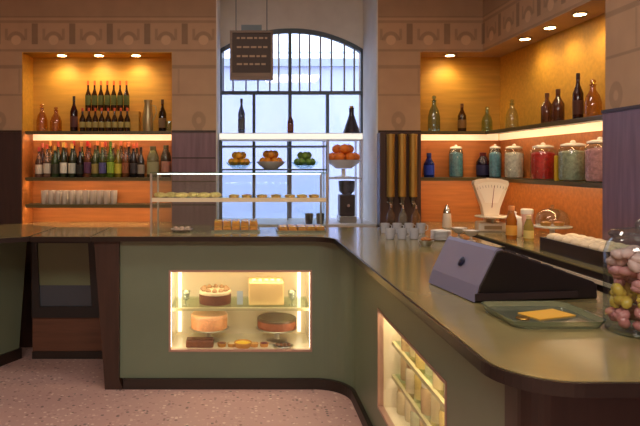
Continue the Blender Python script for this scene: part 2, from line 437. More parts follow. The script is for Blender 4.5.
bottle((X(74,5.78),5.78,ZU), 'tall dark red bottle standing alone left of the tiered bottles', r=.036, h=.34, body=(52,14,18), cap=(40,20,20), lab=(90,50,46))
def carafe(loc, label, r, h, m, stop=True):
    t = thing('carafe', label, 'carafe', loc)
    MB().lathe([(0,0),(r*.9,0),(r,.012),(r*.98,h*.4),(r*.75,h*.58),(r*.34,h*.72),(r*.34,h*.84),(r*.48,h*.86)], seg=20).build('glass_body', m, t)
    if stop: MB().lathe([(0,h*.80),(r*.28,h*.82),(r*.3,h*.865),(r*.16,h*.88),(r*.36,h*.93),(r*.3,h*.98),(0,h)], seg=14).build('stopper', m, t)
    return t
carafe((X(42,5.8),5.80,ZU), 'amber glass carafe near the left end of the upper left shelf', .052, .27, AMBERG)
carafe((X(56,5.8),5.80,ZU), 'amber glass carafe between the end carafe and tall dark red bottle', .055, .24, AMBERG)
# right of the tiers
t = thing('steel_pitcher', 'pale metal pitcher with handle right of the tiered bottles', 'pitcher', (X(148,5.76),5.76,ZU))
MB().lathe([(0,0),(.046,0),(.05,.02),(.05,.12),(.04,.2),(.034,.27),(.042,.30)], seg=20).build('body', mat('pale pewter', (176,160,120), .3, metal=.7), t)
MB().tube([(.045,0,.25),(.074,-.01,.24),(.080,0,.18),(.05,0,.10)], .006).build('handle', MATS['pale pewter'], t)
bottle((X(162.5,5.84),5.84,ZU), 'dark brown bottle beside the pale pitcher at the right of the upper left shelf', r=.038, h=.315, body=(44,22,12), cap=(60,34,20), lab=(120,90,60))
t = tag(MB().lathe([(0,0),(.026,0),(.03,.005),(.036,.10),(.034,.10),(.027,.008),(0,.008)], seg=18).build('small_tumbler', CLEAR), 'small clear tumbler at the right end of the upper left shelf', 'glass'); t.location = (X(169,5.77),5.77,ZU)

# left niche, middle shelf: crowded spirits
sp = [(39,.26,(150,110,90),(196,70,60),(214,200,180),'pink-capped pale'),(47,.285,(160,120,96),(206,84,64),(220,206,186),'red-capped cream'),
      (55,.27,(70,96,54),(214,160,70),(60,60,44),'gold-capped green'),(63.5,.30,(66,76,50),(226,176,84),(224,220,204),'tall gold-necked'),
      (72,.29,(66,74,44),(226,170,80),(206,206,190),'gold-necked white-label'),(80,.26,(30,26,22),(150,60,40),(36,34,30),'short black'),
      (87.5,.31,(150,90,60),(196,44,40),(96,56,88),'red-capped purple-label'),(95,.28,(90,104,50),(120,60,40),(150,130,70),'olive green'),
      (102.5,.30,(80,96,40),(214,120,60),(90,84,140),'violet-label green'),(110.5,.31,(112,150,40),(80,110,40),(150,180,60),'bright lime green'),
      (118,.28,(160,140,40),(190,110,50),(200,186,60),'yellow'),(125.5,.30,(150,90,44),(206,110,56),(140,84,52),'amber'),
      (133.5,.29,(26,22,24),(210,96,60),(60,54,56),'black'),(141,.26,(70,60,56),(60,44,40),(150,136,120),'grey')]
for i, (u, h, b, c, l, nm) in enumerate(sp):
    bottle((X(u,5.79),5.79,ZM), '%s spirit bottle, %s from left on the crowded middle shelf' % (nm, ORD[i]), r=.0345, h=h*1.12, shoulder=.58, neck=.36, body=b, cap=c, lab=l, group='spirit bottles on the middle shelf')
def big_bottle(u, lb, b, l, w, h):
    bottle((X(u,5.80),5.80,ZM), lb, r=w, h=h, shoulder=.7, neck=.45, body=b, cap=(90,86,60), lab=l, labz=(.1,.5))
big_bottle(153, 'wide sage green bottle near right end of the crowded middle shelf', (126,128,88), (150,148,110), .058, .30)
big_bottle(166, 'wide dark bottle with rosy label at right end of the middle shelf', (90,80,64), (170,120,100), .05, .31)
bk = [((120,70,50),(220,110,90)),((150,110,60),(226,150,80)),((70,90,50),(206,90,70)),((130,90,50),(216,120,70)),((60,60,50),(196,60,50)),((110,120,60),(220,150,90)),((150,80,50),(210,90,60)),((90,110,60),(226,130,80)),((140,110,70),(190,70,60)),((100,70,50),(226,150,110)),((150,120,80),(210,110,80)),((70,50,40),(220,130,90)),((120,100,70),(200,90,70))]
for i, (b, c) in enumerate(bk):
    bottle((X(42.5+i*7.85,5.87),5.872,ZM), 'half hidden spirit bottle, %s from left in the back row of the middle shelf' % ORD[i], r=.034, h=.335+.012*((i*5)%3), shoulder=.58, neck=.36, body=b, cap=c, group='back row of the middle shelf')
# low shelf: small glasses in two rows
g0 = None
for row in range(2):
    for i in range(11):
        x = X(44+i*6.9, 5.76); y = 5.752 + row*.085
        lb = 'clear shot glass, %s from left, %s row of the low left shelf' % (ORD[i], ['front','back'][row])
        if g0 is None:
            g0 = MB().lathe([(0,0),(.020,0),(.022,.004),(.027,.13),(.025,.13),(.020,.012),(0,.012)], seg=14).build('shot_glass', mat('pale pressed glass', (232,218,204), .15, trans=.35))
            tag(g0, lb, 'glass', 'shot glasses on the low left shelf'); g0.location = (x,y,ZL)
        else: dup(g0, (x,y,ZL), lb)

# right corner niche, lower shelf: sweet jars
def back(u): return (X(u,5.81), 5.81)
def side(u): return (2.405, F*2.405/(u-U0))
bottle((*back(429),ZM), 'cobalt blue bottle at the left end of the sweet jar shelf', r=.05, h=.235, shoulder=.6, neck=.4, body=(22,50,150), cap=(30,50,120), lab=(30,60,170), labz=(.1,.5))
jar((*back(456),ZM), 'teal sweet jar with white lid beside the cobalt blue bottle', .066, .32, (150,190,186), tint=BLUEG)
bottle((*back(483),ZM), 'squat navy and dark red bottle in the corner of the sweet jar shelf', r=.062, h=.24, shoulder=.66, neck=.45, body=(40,22,50), cap=(90,24,30), lab=(34,30,70), labz=(.1,.5))
x, y = side(501); jar((2.36,5.66,ZM), 'slim pale teal sweet jar right after the corner of the shelf', .056, .32, (150,200,206), tint=BLUEG)
x, y = side(514); jar((x,y,ZM), 'white filled sweet jar between the slim teal jar and red jar', .082, .31, (232,218,202))
x, y = side(543); jar((x,y,ZM), 'red filled sweet jar with pale lid on the right wall shelf', .094, .30, (206,40,36))
x, y = side(573); jar((x,y,ZM), 'wide sweet jar with grey green filling, right of the red jar', .100, .30, (178,176,146))
x, y = side(600); jar((x,y,ZM), 'pink filled sweet jar at the near end of the right wall shelf', .094, .31, (240,164,164))
# yellow card tucked beside the wide jar
t = tag(MB().box(-.03,.03,-.018,.018,0,.19).bevel(.004).build('sweet_tin', cmat((220,176,40),.4)), 'narrow yellow tin between the red jar and wide grey green jar', 'tin'); x,y = side(557.5); t.location = (2.36,F*2.36/(559-U0),ZM)
# upper shelf
carafe((X(434,5.8),5.80,ZU), 'pale blue glass bottle with stopper at left end of the upper corner shelf', .058, .35, BLUEG)
bottle((X(462,5.8),5.80,ZU), 'brown bottle standing between two glass carafes on the upper corner shelf', r=.04, h=.27, body=(84,50,20), cap=(120,70,30), lab=(130,90,40))
carafe((X(487,5.8),5.80,ZU), 'greenish glass carafe in the corner of the upper shelf', .05, .24, GTINT)
x, y = side(512); carafe((x,y,ZU), 'clear glass carafe first along the right wall on the upper shelf', .055, .27, CLEAR)
x, y = side(547); bottle((x,y,ZU), 'brown bottle, left of the touching pair on the upper right wall shelf', r=.045, h=.25, body=(110,64,40), cap=(90,50,30))
x, y = side(558); bottle((x,y,ZU), 'brown bottle, right of the touching pair on the upper right wall shelf', r=.045, h=.26, body=(104,58,34), cap=(90,50,30))
x, y = side(578); bottle((x,y,ZU), 'tall dark brown bottle on the upper right wall shelf', r=.036, h=.34, body=(62,24,16), cap=(50,20,14), lab=(80,40,24))
x, y = side(593); carafe((x,y,ZU), 'amber glass carafe at the near end of the upper right wall shelf', .055, .27, AMBERG)

# ------------------------------------------------------------------ back counters
t = thing('back_counter', 'low back counter along the wall beneath the left niche', 'counter', (0,0,0))
MB().box(-2.6, -.30, 5.14, 5.628, ZS-.038, ZS).box(-2.092, -.695, 5.628, 5.928, ZS-.038, ZS).build('worktop', LINO, t)
MB().box(-2.58, -.32, 5.20, 5.620, 0, ZS-.038).build('cabinet_body', DARKW, t)
t = thing('back_counter', 'back counter running below the corner niche under the white scale', 'counter', (0,0,0))
MB().prism([(1.26,5.10),(1.88,5.10),(1.88,2.30),(2.215,2.30),(2.215,YE+.01),(2.51,YE+.01),(2.51,5.92),(1.66,5.92),(1.66,5.62),(1.26,5.62)], ZS-.012, ZS).build('worktop', LINO, t)
MB().prism([(1.262,5.102),(1.882,5.102),(1.882,2.302),(2.213,2.302),(2.213,5.62),(1.262,5.62)], ZS-.052, ZS-.012).build('edge_band', PLINTHW, t)
MB().prism([(1.27,5.16),(1.92,5.16),(1.92,2.32),(2.213,2.32),(2.213,5.62),(1.27,5.62)], 0, ZS-.072).build('cabinet_body', PLINTHW, t)
MB().prism([(1.27,5.11),(1.872,5.11),(1.872,2.31),(2.2,2.31),(2.2,5.6),(1.27,5.6)], ZS-.072, ZS-.052).build('metal_strip', mat('cream laminate strip', (222,200,170), .35), t)

# ------------------------------------------------------------------ bar counter
ZB = 1.048; ZW = 1.083
t = thing('bar_worktop', 'long green grey bar worktop turning the corner, with wood edge', 'worktop', (0,0,0))
out = [(-1.07,4.80),(-1.07,4.17)] + arc(.445,4.01,.16,90,0,10) + arc(.775,1.54,.17,180,270,12) + [(1.40,1.37),(1.40,3.55)] + arc(1.6,3.55,.10,180,100,4)[1:] + [(1.585,3.66),(1.585,4.80)]
MB().prism(out, ZB, ZW-.002).build('wooden_slab', MIDW, t)
def inset(pts, d):
    n = len(pts); a = sum(pts[i][0]*pts[(i+1)%n][1]-pts[(i+1)%n][0]*pts[i][1] for i in range(n)); s = 1 if a > 0 else -1
    r = []
    for i in range(n):
        p, q, w_ = Vector(pts[i-1]), Vector(pts[i]), Vector(pts[(i+1)%n])
        e1, e2 = (q-p).normalized(), (w_-q).normalized()
        n1, n2 = Vector((-e1.y,e1.x))*s, Vector((-e2.y,e2.x))*s
        b = (n1+n2); b = b/max(.3, b.dot(n1)) if b.length > 1e-6 else n1
        r.append(tuple(q+b*d))
    return r
MB().prism(inset(out, .010), ZW-.002, ZW).build('linoleum_top', LINO, t)
t = thing('counter_flap', 'lift-up section of bar worktop bridging the passage', 'counter flap', (0,0,0))
MB().box(-1.498, -1.074, 4.17, 4.80, ZB, ZW-.002).build('wooden_slab', MIDW, t)
MB().box(-1.492, -1.078, 4.18, 4.79, ZW-.002, ZW).build('linoleum_top', LINO, t)
t = thing('side_counter', 'green side counter at the left edge facing the passage', 'counter', (0,0,0))
lo = [(-1.502,4.80),(-1.502,4.17),(-1.70,4.065),(-2.6,3.58),(-3.1,4.3),(-1.9,5.10)]
MB().prism(lo, ZB, ZW-.002).build('wooden_slab', MIDW, t)
MB().prism(inset(lo,.01), ZW-.002, ZW).build('linoleum_top', LINO, t)
fc = [(-1.775,4.90),(-1.895,4.64),(-2.25,3.90),(-2.75,4.15),(-2.28,5.06),(-1.90,5.06)]
gbm = MB().prism(fc, .085, ZB)
for v in gbm.bm.verts:
    if v.co.z < .5: v.co.x -= .07
gbm.build('green_body', GREEN, t)
MB().prism([(a-.07,b) for a,b in inset(fc,-.018)], 0, .085).build('plinth', PLINTHW, t)

# low cabinet seen through the passage
t = thing('passage_cabinet', 'low wooden cabinet with black framed panel at back of the passage', 'cabinet', (0,0,0))
yc = 4.90
MB().box(-1.735, -1.065, yc, 5.12, .06, .99).build('body', wood('red brown wood', (98,62,44), .4, axis=0, var=.2), t)
MB().box(-1.735, -1.065, yc-.012, 5.10, 0, .06).build('plinth', PLINTHW, t)
fz0, fz1 = .34, .98
m = MB()
xz(m, [(-1.732,fz0),(-1.068,fz0),(-1.068,fz0+.09),(-1.732,fz0+.09)], yc-.03, yc)
xz(m, [(-1.732,fz1-.035),(-1.068,fz1-.035),(-1.068,fz1),(-1.732,fz1)], yc-.03, yc)
xz(m, [(-1.732,fz0+.09),(-1.665,fz0+.09),(-1.69,fz1-.035),(-1.732,fz1-.035)], yc-.03, yc)
xz(m, [(-1.245,fz0+.09),(-1.068,fz0+.09),(-1.068,fz1-.035),(-1.275,fz1-.035)], yc-.03, yc)
m.build('black_frame', BLACK, t)
m = MB(); m.box(-1.70, -1.235, yc-.012, yc, .43, .95); m.build('green_panel', mat('dark green panel', (108,118,88), .3), t)
MB().box(-1.68, -1.24, yc-.016, yc-.012, .43, .60).build('lower_pane', mat('dark slate panel', (62,72,82), .2), t)

# fronts follow a path: front face, rounded inner corner, arm face, end
def off(pts, d): # shift a polyline sideways (to its left for d>0)
    r = []
    for i, p in enumerate(pts):
        a = Vector(pts[max(i-1,0)]); b = Vector(pts[min(i+1,len(pts)-1)]); q = Vector(p)
        if 0 < i < len(pts)-1:
            e1 = (q-a).normalized(); e2 = (b-q).normalized(); n1 = Vector((-e1.y,e1.x)); n2 = Vector((-e2.y,e2.x)); n = n1+n2; n = n/max(.3,n.dot(n1))
        else:
            e = (b-a).normalized(); n = Vector((-e.y,e.x))
        r.append(tuple(q+n*d))
    return r
def ribbon(mb, pts, d0, d1, z0, z1):
    A, B = off(pts, d0), off(pts, d1)
    for i in range(len(pts)-1): mb.prism([A[i],A[i+1],B[i+1],B[i]], z0, z1)
YFc = 4.25; XA = .74; ZP = .072
corner = arc(.49, 4.0, .25, 90, 0, 12)          # from (.49,4.25) to (.74,4.0)
CASE = (-.54, .475, .257, .836); ACASE = (2.20, 3.34, .23, .785)
cab = thing('bar_cabinet', 'olive green bar front with lit cake display and brown end post', 'cabinet', (0,0,0))
m = MB()
m.box(-.885, CASE[0], YFc, YFc+.03, ZP, ZB); m.box(CASE[1], .49, YFc, YFc+.03, ZP, ZB)
m.box(CASE[0], CASE[1], YFc, YFc+.03, ZP, CASE[2]); m.box(CASE[0], CASE[1], YFc, YFc+.03, CASE[3], ZB)
ribbon(m, corner, 0, .03, ZP, ZB)
m.build('green_front', GREEN, cab)
m = MB(); xz(m, [(-.985,0),(-.86,0),(-.885,ZP),(-.885,ZB),(-1.062,ZB)], YFc-.03, YFc+.05); xz(m, [(-.985,0),(-.955,0),(-1.032,ZB),(-1.062,ZB)], YFc+.05, 4.75); m.build('end_post', DARKW, cab)
m = MB(); m.box(-.858, .49, YFc-.028, YFc+.03, 0, ZP); ribbon(m, corner, -.028, .03, 0, ZP); m.build('plinth', PLINTHW, cab)
MB().box(-.885, -.60, 4.72, 4.75, 0, ZB).build('rear_panel', DARKW, cab)

CASEIN = mat('mirrored case lining', (236,222,192), .25)
def add_case(parent, bx, M=None, shelves=(), strips=(), pane=True):
    x0,x1,y0,y1,z0,z1 = bx
    th = .012
    m = MB(); m.box(x0-th,x0,y0,y1,z0-th,z1+th,M); m.box(x1,x1+th,y0,y1,z0-th,z1+th,M); m.box(x0,x1,y1,y1+th,z0-th,z1+th,M)
    m.box(x0,x1,y0,y1,z0-th,z0,M); m.box(x0,x1,y0,y1,z1,z1+th,M)
    li = m.build('display_lining', CASEIN, parent)
    for z in shelves:
        MB().box(x0,x1,y0+.064,y1,z-.010,z,M).build('glass_shelf', glass('case shelf glass', (232,242,230), .06, .03, .2), li)
        MB().box(x0+.002,x1-.002,y0+.0505,y0+.0605,z-.018,z-.0105,M).build('shelf_fill', mat('case shelf fill', (255,250,235), .4, emit=(255,230,200), es=9), li)  # bar added below the shelf edge to brighten the goods
        MB().box(x0,x1,y0+.046,y0+.064,z-.010,z,M).box(x0,x1,y0+.046,y0+.05,z-.021,z-.010,M).build('shelf_edge', mat('pale shelf edge', (196,186,140), .3), li)
    for x in strips: MB().box(x-.012,x+.012,y1-.02,y1-.004,z0+.02,z1-.02,M).build('light_strip', mat('dim case strip', (255,250,235), .4, emit=(255,236,200), es=1.6), li)
    for xa_, xb_ in (((x0+.001,x0+.013),(x1-.013,x1-.001)) if strips else ((x1-.013,x1-.001),)):
        MB().box(xa_,xb_,y0+.003,y0+.015,z0+.02,z1-.02,M).build('front_fill', mat('case front fill', (255,250,235), .4, emit=(255,232,204), es=17), li)  # bars added out of sight behind the trim to brighten the goods
    MB().box(x0+.02,x1-.02,y0+.03,y0+.20,z1-.010,z1-.002,M).build('top_light', LEDW, li)
    f = .014; m = MB()
    m.box(x0,x0+f,y0-.034,y0-.002,z0,z1,M); m.box(x1-f,x1,y0-.034,y0-.002,z0,z1,M); m.box(x0+f,x1-f,y0-.034,y0-.002,z1-f,z1,M); m.box(x0+f,x1-f,y0-.034,y0-.002,z0,z0+f,M)
    m.build('window_trim', mat('pinkish metal trim', (176,140,126), .35, metal=.4), parent)
    if pane: MB().box(x0+f,x1-f,y0-.02,y0-.015,z0+f,z1-f,M).build('glass_pane', glass('case pane', (250,252,250), .03, .03, .12), parent)
    return li
add_case(cab, (CASE[0], CASE[1], YFc+.03, YFc+.46, CASE[2], CASE[3]), shelves=(.548,), strips=(X(180,4.70), X(299,4.70)))

arm = thing('bar_cabinet', 'olive green bar front along the near arm with tall lit case', 'cabinet', (0,0,0))
m = MB()
m.box(XA, XA+.03, ACASE[1], 3.999, ZP, ZB); m.box(XA, XA+.03, 1.71, ACASE[0], ZP, ZB)
m.box(XA, XA+.03, ACASE[0], ACASE[1], ZP, ACASE[2]); m.box(XA, XA+.03, ACASE[0], ACASE[1], ACASE[3], ZB)
m.build('green_front', GREEN, arm)
m = MB(); m.prism(arc(.80,1.63,.06,180,270,6)+[(1.34,1.57),(1.34,1.60),(.80,1.60)]+[(.77,1.63),(.77,1.71),(.74,1.71)], 0, ZB); m.build('end_panel', wood('end panel wood', (46,28,20), .35, axis=2, var=.25), arm)
m = MB(); m.box(XA-.028, XA+.03, 1.72, 3.999, 0, ZP); m.build('plinth', PLINTHW, arm)
MB().box(1.31, 1.34, 1.60, 3.99, 0, ZB).build('rear_panel', DARKW, arm)
# arm case is the same construction turned to face the customer side (local front -> -X)
RA = Matrix(((0,1,0,0),(-1,0,0,0),(0,0,1,0),(0,0,0,1)))      # (x,y,z) -> (y,-x,z)
li2 = add_case(arm, (-ACASE[1], -ACASE[0], XA+.03, XA+.42, ACASE[2], ACASE[3]), RA, shelves=(.415,.60))
MB().box(-ACASE[1]+.02, -ACASE[0]-.02, XA+.034, XA+.046, ACASE[3]-.0125, ACASE[3]-.001, RA).build('top_front_fill', MATS['case front fill'], li2)  # extra bar added behind the top trim to brighten the jars

def tart(loc, label, fill, r=.040, cat='tart', group=None):
    t = thing('fruit_tart', label, cat, loc, 0, group)
    MB().lathe([(0,0),(r*.82,0),(r,.024),(r*.95,.026),(r*.88,.020),(0,.020)], seg=18).build('pastry_shell', MATS['golden pastry'], t)
    MB().lathe([(r*.9,.021),(r*.6,.029),(0,.033)], seg=18).build('filling', mat('tart filling %d %d %d' % fill, fill, .28, bump=.4, bscale=70), t)
    return t
# ------------------------------------------------------------------ cakes in the front case
CZ = CASE[2]+.0006; SZ = .5495
def cake_stand(loc, label, r=.14, h=.08, m=STEEL):
    t = thing('cake_stand', label, 'cake stand', loc)
    MB().lathe([(0,0),(r*.5,0),(r*.5,.006),(r*.16,.014),(r*.12,h*.5),(r*.2,h-.012),(0,h-.012)], seg=24).build('foot', m, t)
    MB().lathe([(0,h-.012),(r*.95,h-.010),(r,h-.002),(r*.985,h),(r*.9,h),(0,h)], seg=28).build('plate', m, t)
    return t
def cake(loc, label, r, h, sidec, topc, deco=None, n=10, name='cake'):
    t = thing(name, label, 'cake', loc)
    MB().lathe([(0,0),(r,0),(r*1.01,.008),(r*1.01,h*.75),(r*.99,h*.8),(0,h*.8)], seg=32).build('sponge', mat('cake side %d %d %d' % sidec, sidec, .6, bump=.4, bscale=60, var=.12), t)
    MB().lathe([(r*.995,h*.72),(r*1.02,h*.76),(r*1.02,h*.92),(r*.97,h),(0,h)], seg=32).build('icing', mat('cake top %d %d %d' % topc, topc, .3, var=.08), t)
    if deco:
        for k in range(n):
            a = 2*PI*k/n
            MB().lathe([(0,0),(.018,0),(.021,.008),(.012,.02),(0,.03)], r*.78*math.cos(a), r*.78*math.sin(a), h, seg=10).build('rosette', mat('rosette %d %d %d' % deco, deco, .5), t)
    return t
cx = X(215,4.48)
cake((cx,4.50,SZ), 'chocolate ringed cream cake with rosettes, left on the upper glass shelf', .118, .095, (104,56,34), (236,214,176), (160,124,84), 12)
t = thing('cream_cake', 'tall square cream coloured cake, right on the upper glass shelf', 'cake', (X(266,4.48),4.50,SZ))
MB().box(-.13,.13,-.11,.11,0,.17).bevel(.012,3).build('iced_block', mat('cream icing', (240,206,140), .45, bump=.2, bscale=30), t)
m = MB()
for i in range(5): m.ball(.018, (-.09+.045*i,-.06,.175), (1,1,.8),10,6)
m.build('piped_cream', mat('piped cream', (248,232,200), .5), t)
m = MB(); m.prism([(0,0),(.055,0),(.05,.004),(.005,.004)],-.03,.03, Matrix.Rotation(PI/2,4,'X')); 
m.bm.clear(); m.box(-.022,.022,-.002,.002,.0,.10); m.box(-.022,.022,-.002,.026,0,.003)
t = tag(m.build('price_card', mat('pale blue card', (176,190,206), .6)), 'pale blue blank card standing between the two upper cakes', 'card'); t.location = (X(240,4.45),4.43,SZ)
cake_stand((X(209,4.50),4.53,CZ), 'steel cake stand under the orange pink glazed cake', .15, .10)
cake((X(209,4.50),4.53,CZ+.1008), 'orange pink glazed round cake on steel stand, lower left in the case', .135, .105, (240,170,116), (246,184,136))
cake_stand((X(277,4.50),4.53,CZ), 'steel cake stand under the dark chocolate cake', .155, .10)
cake((X(277,4.50),4.53,CZ+.1008), 'dark glazed chocolate cake with pale rim on steel stand, lower right', .145, .075, (150,84,48), (92,72,48))
t = thing('loaf_cake', 'flat brown chocolate slab in front of the orange pink cake stand', 'cake', (X(200,4.38),4.37,CZ))
MB().box(-.10,.10,-.036,.036,0,.055).bevel(.01,2).build('slab', mat('chocolate slab', (122,70,42), .5, bump=.4, bscale=50, var=.15), t)
MB().box(-.096,.096,-.033,.033,.0555,.060).build('glaze', mat('chocolate glaze', (90,48,28), .25), t)
t = thing('lemon_tart', 'small yellow lemon tart on the case floor between the two stands', 'tart', (X(243,4.4),4.37,CZ))
MB().lathe([(0,0),(.055,0),(.066,.034),(.062,.036),(.056,.026),(0,.026)], seg=22).build('pastry_shell', mat('golden pastry', (196,134,60), .6, bump=.4, bscale=50), t)
MB().lathe([(.058,.027),(.04,.033),(0,.035)], seg=22).build('filling', mat('lemon curd', (236,190,50), .3), t)
t = thing('plate', 'round silver grey plate of the case floor in front of the chocolate cake stand', 'plate', (X(283,4.38),4.37,CZ))
MB().lathe([(0,0),(.05,0),(.075,.012),(.073,.014),(.048,.004),(0,.004)], seg=26).build('dish', STEEL, t)
for i in range(4):
    q = thing('praline', 'small round praline, %s from left on the silver grey plate' % ORD[i], 'praline', (X(283,4.38)-.042+.028*i,4.37,CZ+.0045), 0, 'pralines on the silver plate')
    MB().lathe([(0,0),(.011,0),(.013,.004),(.012,.016),(.006,.021),(0,.022)], seg=12).build('chocolate', mat('praline chocolate', (130,88,60), .35), q)

for i in range(4):
    tart((X((222,232,254,264)[i],4.4),4.375,CZ), 'small %s tart on the front case floor' % ('brown glazed','pale cream','golden crumb','dark cherry')[i], ((120,70,40),(226,200,150),(214,160,80),(110,30,34))[i], r=.034)
for i, u in enumerate((186,292)):
    t = thing('dessert_glass', 'stemmed glass of layered cream dessert at the %s end of the upper case shelf' % ['left','right'][i], 'dessert', (X(u,4.42),4.42,SZ))
    MB().lathe([(0,0),(.026,0),(.026,.003),(.005,.008),(.005,.03),(.022,.045),(.032,.105),(.030,.105),(.02,.047),(0,.042)], seg=18).build('glass_bowl', CLEAR, t)
    MB().lathe([(0,.044),(.019,.048),(.027,.09),(.015,.10),(0,.112)], seg=18).build('cream', MATS['piped cream'], t)
# arm case: rows of small jars
cols = [((232,212,166),(214,180,120)),((214,214,172),(226,210,170)),((240,224,186),(176,140,100)),((214,184,136),(236,228,206)),((240,212,130),(170,160,110))]
protos = []
def small_jar(loc, label, body, capc):
    t = thing('small_jar', label, 'jar', loc, 0, 'small jars in the tall lit case')
    MB().lathe([(0,0),(.033,0),(.036,.005),(.036,.11),(.030,.125),(0,.125)], seg=14).build('glass_body', mat('jar body %d %d %d' % body, body, .15, trans=.15), t)
    MB().lathe([(.031,.123),(.032,.125),(.032,.148),(.028,.152),(0,.152)], seg=14).build('lid', cmat(capc,.35), t)
    return t
for li, (z, nm) in enumerate(((.231,'case floor'),(.416,'lower glass shelf'),(.601,'upper glass shelf'))):
    for i in range(12):
        y = 3.26 - i*.089; k = (i*2+li*3) % 5; lb = 'small lidded jar, %s from inner corner, %s of tall case' % (ORD[i], nm)
        if k >= len(protos) or protos[k] is None:
            while len(protos) <= k: protos.append(None)
            protos[k] = small_jar((XA+.121+.02*((i*7+li)%3),y,z), lb, *cols[k])
        else: dup(protos[k], (XA+.121+.02*((i*7+li)%3),y,z), lb)

# ------------------------------------------------------------------ glass pastry case on the worktop
gx0, gx1, gy0, gy1 = X(150,4.36), X(328,4.36), 4.36, 4.72
zs1, zt1 = Z(199.5,4.36), Z(173.5,4.36)
gc = thing('pastry_case', 'low glass pastry case with thin steel posts on the bar worktop', 'display case', (0,0,0))
m = MB()
for x in (gx0, gx1-.014):
    for y in (gy0, gy1-.014): m.box(x,x+.014,y,y+.014,ZW,zt1)
for k, o_ in enumerate([(gx0,gy0),(gx1-.014,gy0),(gx0,gy1-.014),(gx1-.014,gy1-.014)]):
    MB().box(o_[0],o_[0]+.014,o_[1],o_[1]+.014,ZW,zt1).build('post', STEEL, gc)
m.bm.free()
MB().box(gx0,gx1,gy0,gy1,zt1,zt1+.008).build('top_pane', GTINT, gc)
sh = MB().box(gx0+.014,gx1-.014,gy0+.004,gy1-.004,zs1-.008,zs1).build('glass_shelf', GTINT, gc)
m = MB(); m.box(gx0+.014,gx1-.014,gy0,gy0+.004,zs1-.018,zs1); m.box(gx0+.014,gx1-.014,gy0,gy0+.004,zs1,zs1+.012); m.build('shelf_edge', mat('bright shelf edge', (226,210,176), .3), sh)
MB().box(gx0+.02,gx1-.02,gy0+.0045,gy0+.010,zs1+.0006,zs1+.010).build('shelf_fill', mat('pastry shelf fill', (255,250,235), .4, emit=(255,226,186), es=10), sh)  # bar added behind the raised edge to brighten the pastry fronts
m = MB(); m.box(gx0+.014,gx1-.014,gy0+.002,gy0+.006,ZW,zt1); m.build('front_pane', CLEAR, gc)
MB().box(gx0+.05,gx1-.05,gy0+.012,gy0+.022,zt1-.006,zt1-.0002).build('light_strip', mat('pastry case strip', (255,250,240), .4, emit=(248,238,236), es=4), gc)
MB().box(gx0+.02,gx1-.02,gy0+.006,gy0+.018,zs1-.016,zs1-.0085).build('shelf_fill', mat('under shelf fill', (255,250,240), .4, emit=(255,232,200), es=14), sh)  # bar added beneath the shelf to brighten the trays
def croissant(loc, label, rz, proto=[None]):
    if proto[0] is not None: return dup(proto[0], loc, label, rz)
    pts = []; rr = []
    for i in range(13):
        a = math.radians(200+140*i/12); pts.append((.055*math.cos(a), .055*math.sin(a)+.045, .022+.004*math.sin(PI*i/12))); 
        rr.append(.006+.016*math.sin(PI*i/12)*(1 if i%2 else .86))
    o = MB().tube(pts, rr, 12).build('croissant', mat('croissant crust', (234,186,116), .5, bump=.5, bscale=60, var=.2))
    tag(o, label, 'croissant', 'croissants in the glass case'); o.location = loc; o.rotation_euler = (0,0,rz); proto[0] = o; return o
for i in range(6):
    croissant((X(160+i*11,4.5),4.50+.03*(i%2),zs1+.0006), 'golden croissant, %s from left on the glass shelf of the pastry case' % ORD[i], .25*((i%3)-1))
for u, c, nm in ((234,(226,190,130),'cream'),(247,(222,120,104),'pink'),(262,(236,214,180),'white'),(276,(226,170,70),'golden'),(290,(200,150,90),'tan'),(302,(236,196,90),'yellow'),(314,(214,150,60),'amber')):
    tart((X(u,4.5),4.50,zs1+.0006), '%s topped tart on the glass shelf of the pastry case' % nm, c)
def pastry_tray(cx, cy, w, d, lb, n, m_, stack, nm):
    t = thing('pastry_tray', lb, 'tray', (cx,cy,ZW))
    MB().box(-w/2,w/2,-d/2,d/2,0,.006).build('base', STEEL, t)
    mm = MB(); mm.box(-w/2,w/2,-d/2,-d/2+.006,.006,.016); mm.box(-w/2,w/2,d/2-.006,d/2,.006,.016); mm.box(-w/2,-w/2+.006,-d/2+.006,d/2-.006,.006,.016); mm.box(w/2-.006,w/2,-d/2+.006,d/2-.006,.006,.016)
    mm.build('rim', STEEL, t)
    pr = None
    for l in range(stack):
        for j in range(m_):
            for i in range(n):
                bw = (w-.03)/n; bd = (d-.03)/m_
                loc = (cx-w/2+.015+bw*(i+.5), cy-d/2+.015+bd*(j+.5), ZW+.0065+l*.0375)
                L_ = 'orange cake bar, %s from left, %s row, %s layer, %s tray' % (ORD[i], ['front','middle','back'][j], ['bottom','top'][l] if stack > 1 else 'only', nm)
                if pr is None:
                    pr = thing('cake_bar', L_, 'cake', loc, 0, 'orange cake bars on trays')
                    MB().box(-bw*.44,bw*.44,-bd*.44,bd*.44,0,.026).bevel(.003,2).build('sponge', mat('orange sponge', (238,140,40), .6, bump=.4, bscale=60), pr)
                    MB().box(-bw*.43,bw*.43,-bd*.43,bd*.43,.0262,.036).bevel(.004,2).build('glaze', mat('orange glaze', (250,166,36), .25), pr)
                else: dup(pr, loc, L_)
pastry_tray(X(236,4.50), 4.54, .36, .22, 'steel tray stacked two high with orange cake bars in the pastry case', 5, 2, 2, 'taller')
pastry_tray(X(301,4.50), 4.50, .37, .22, 'steel tray of orange cake bars at the right of the pastry case', 5, 2, 1, 'right')
t = thing('pink_dish', 'small pink dish at the left end inside the pastry case', 'dish', (X(182,4.5),4.50,ZW))
MB().lathe([(0,0),(.05,0),(.085,.018),(.083,.02),(.048,.005),(0,.005)], seg=26).build('dish', mat('pink porcelain', (206,168,166), .3), t)
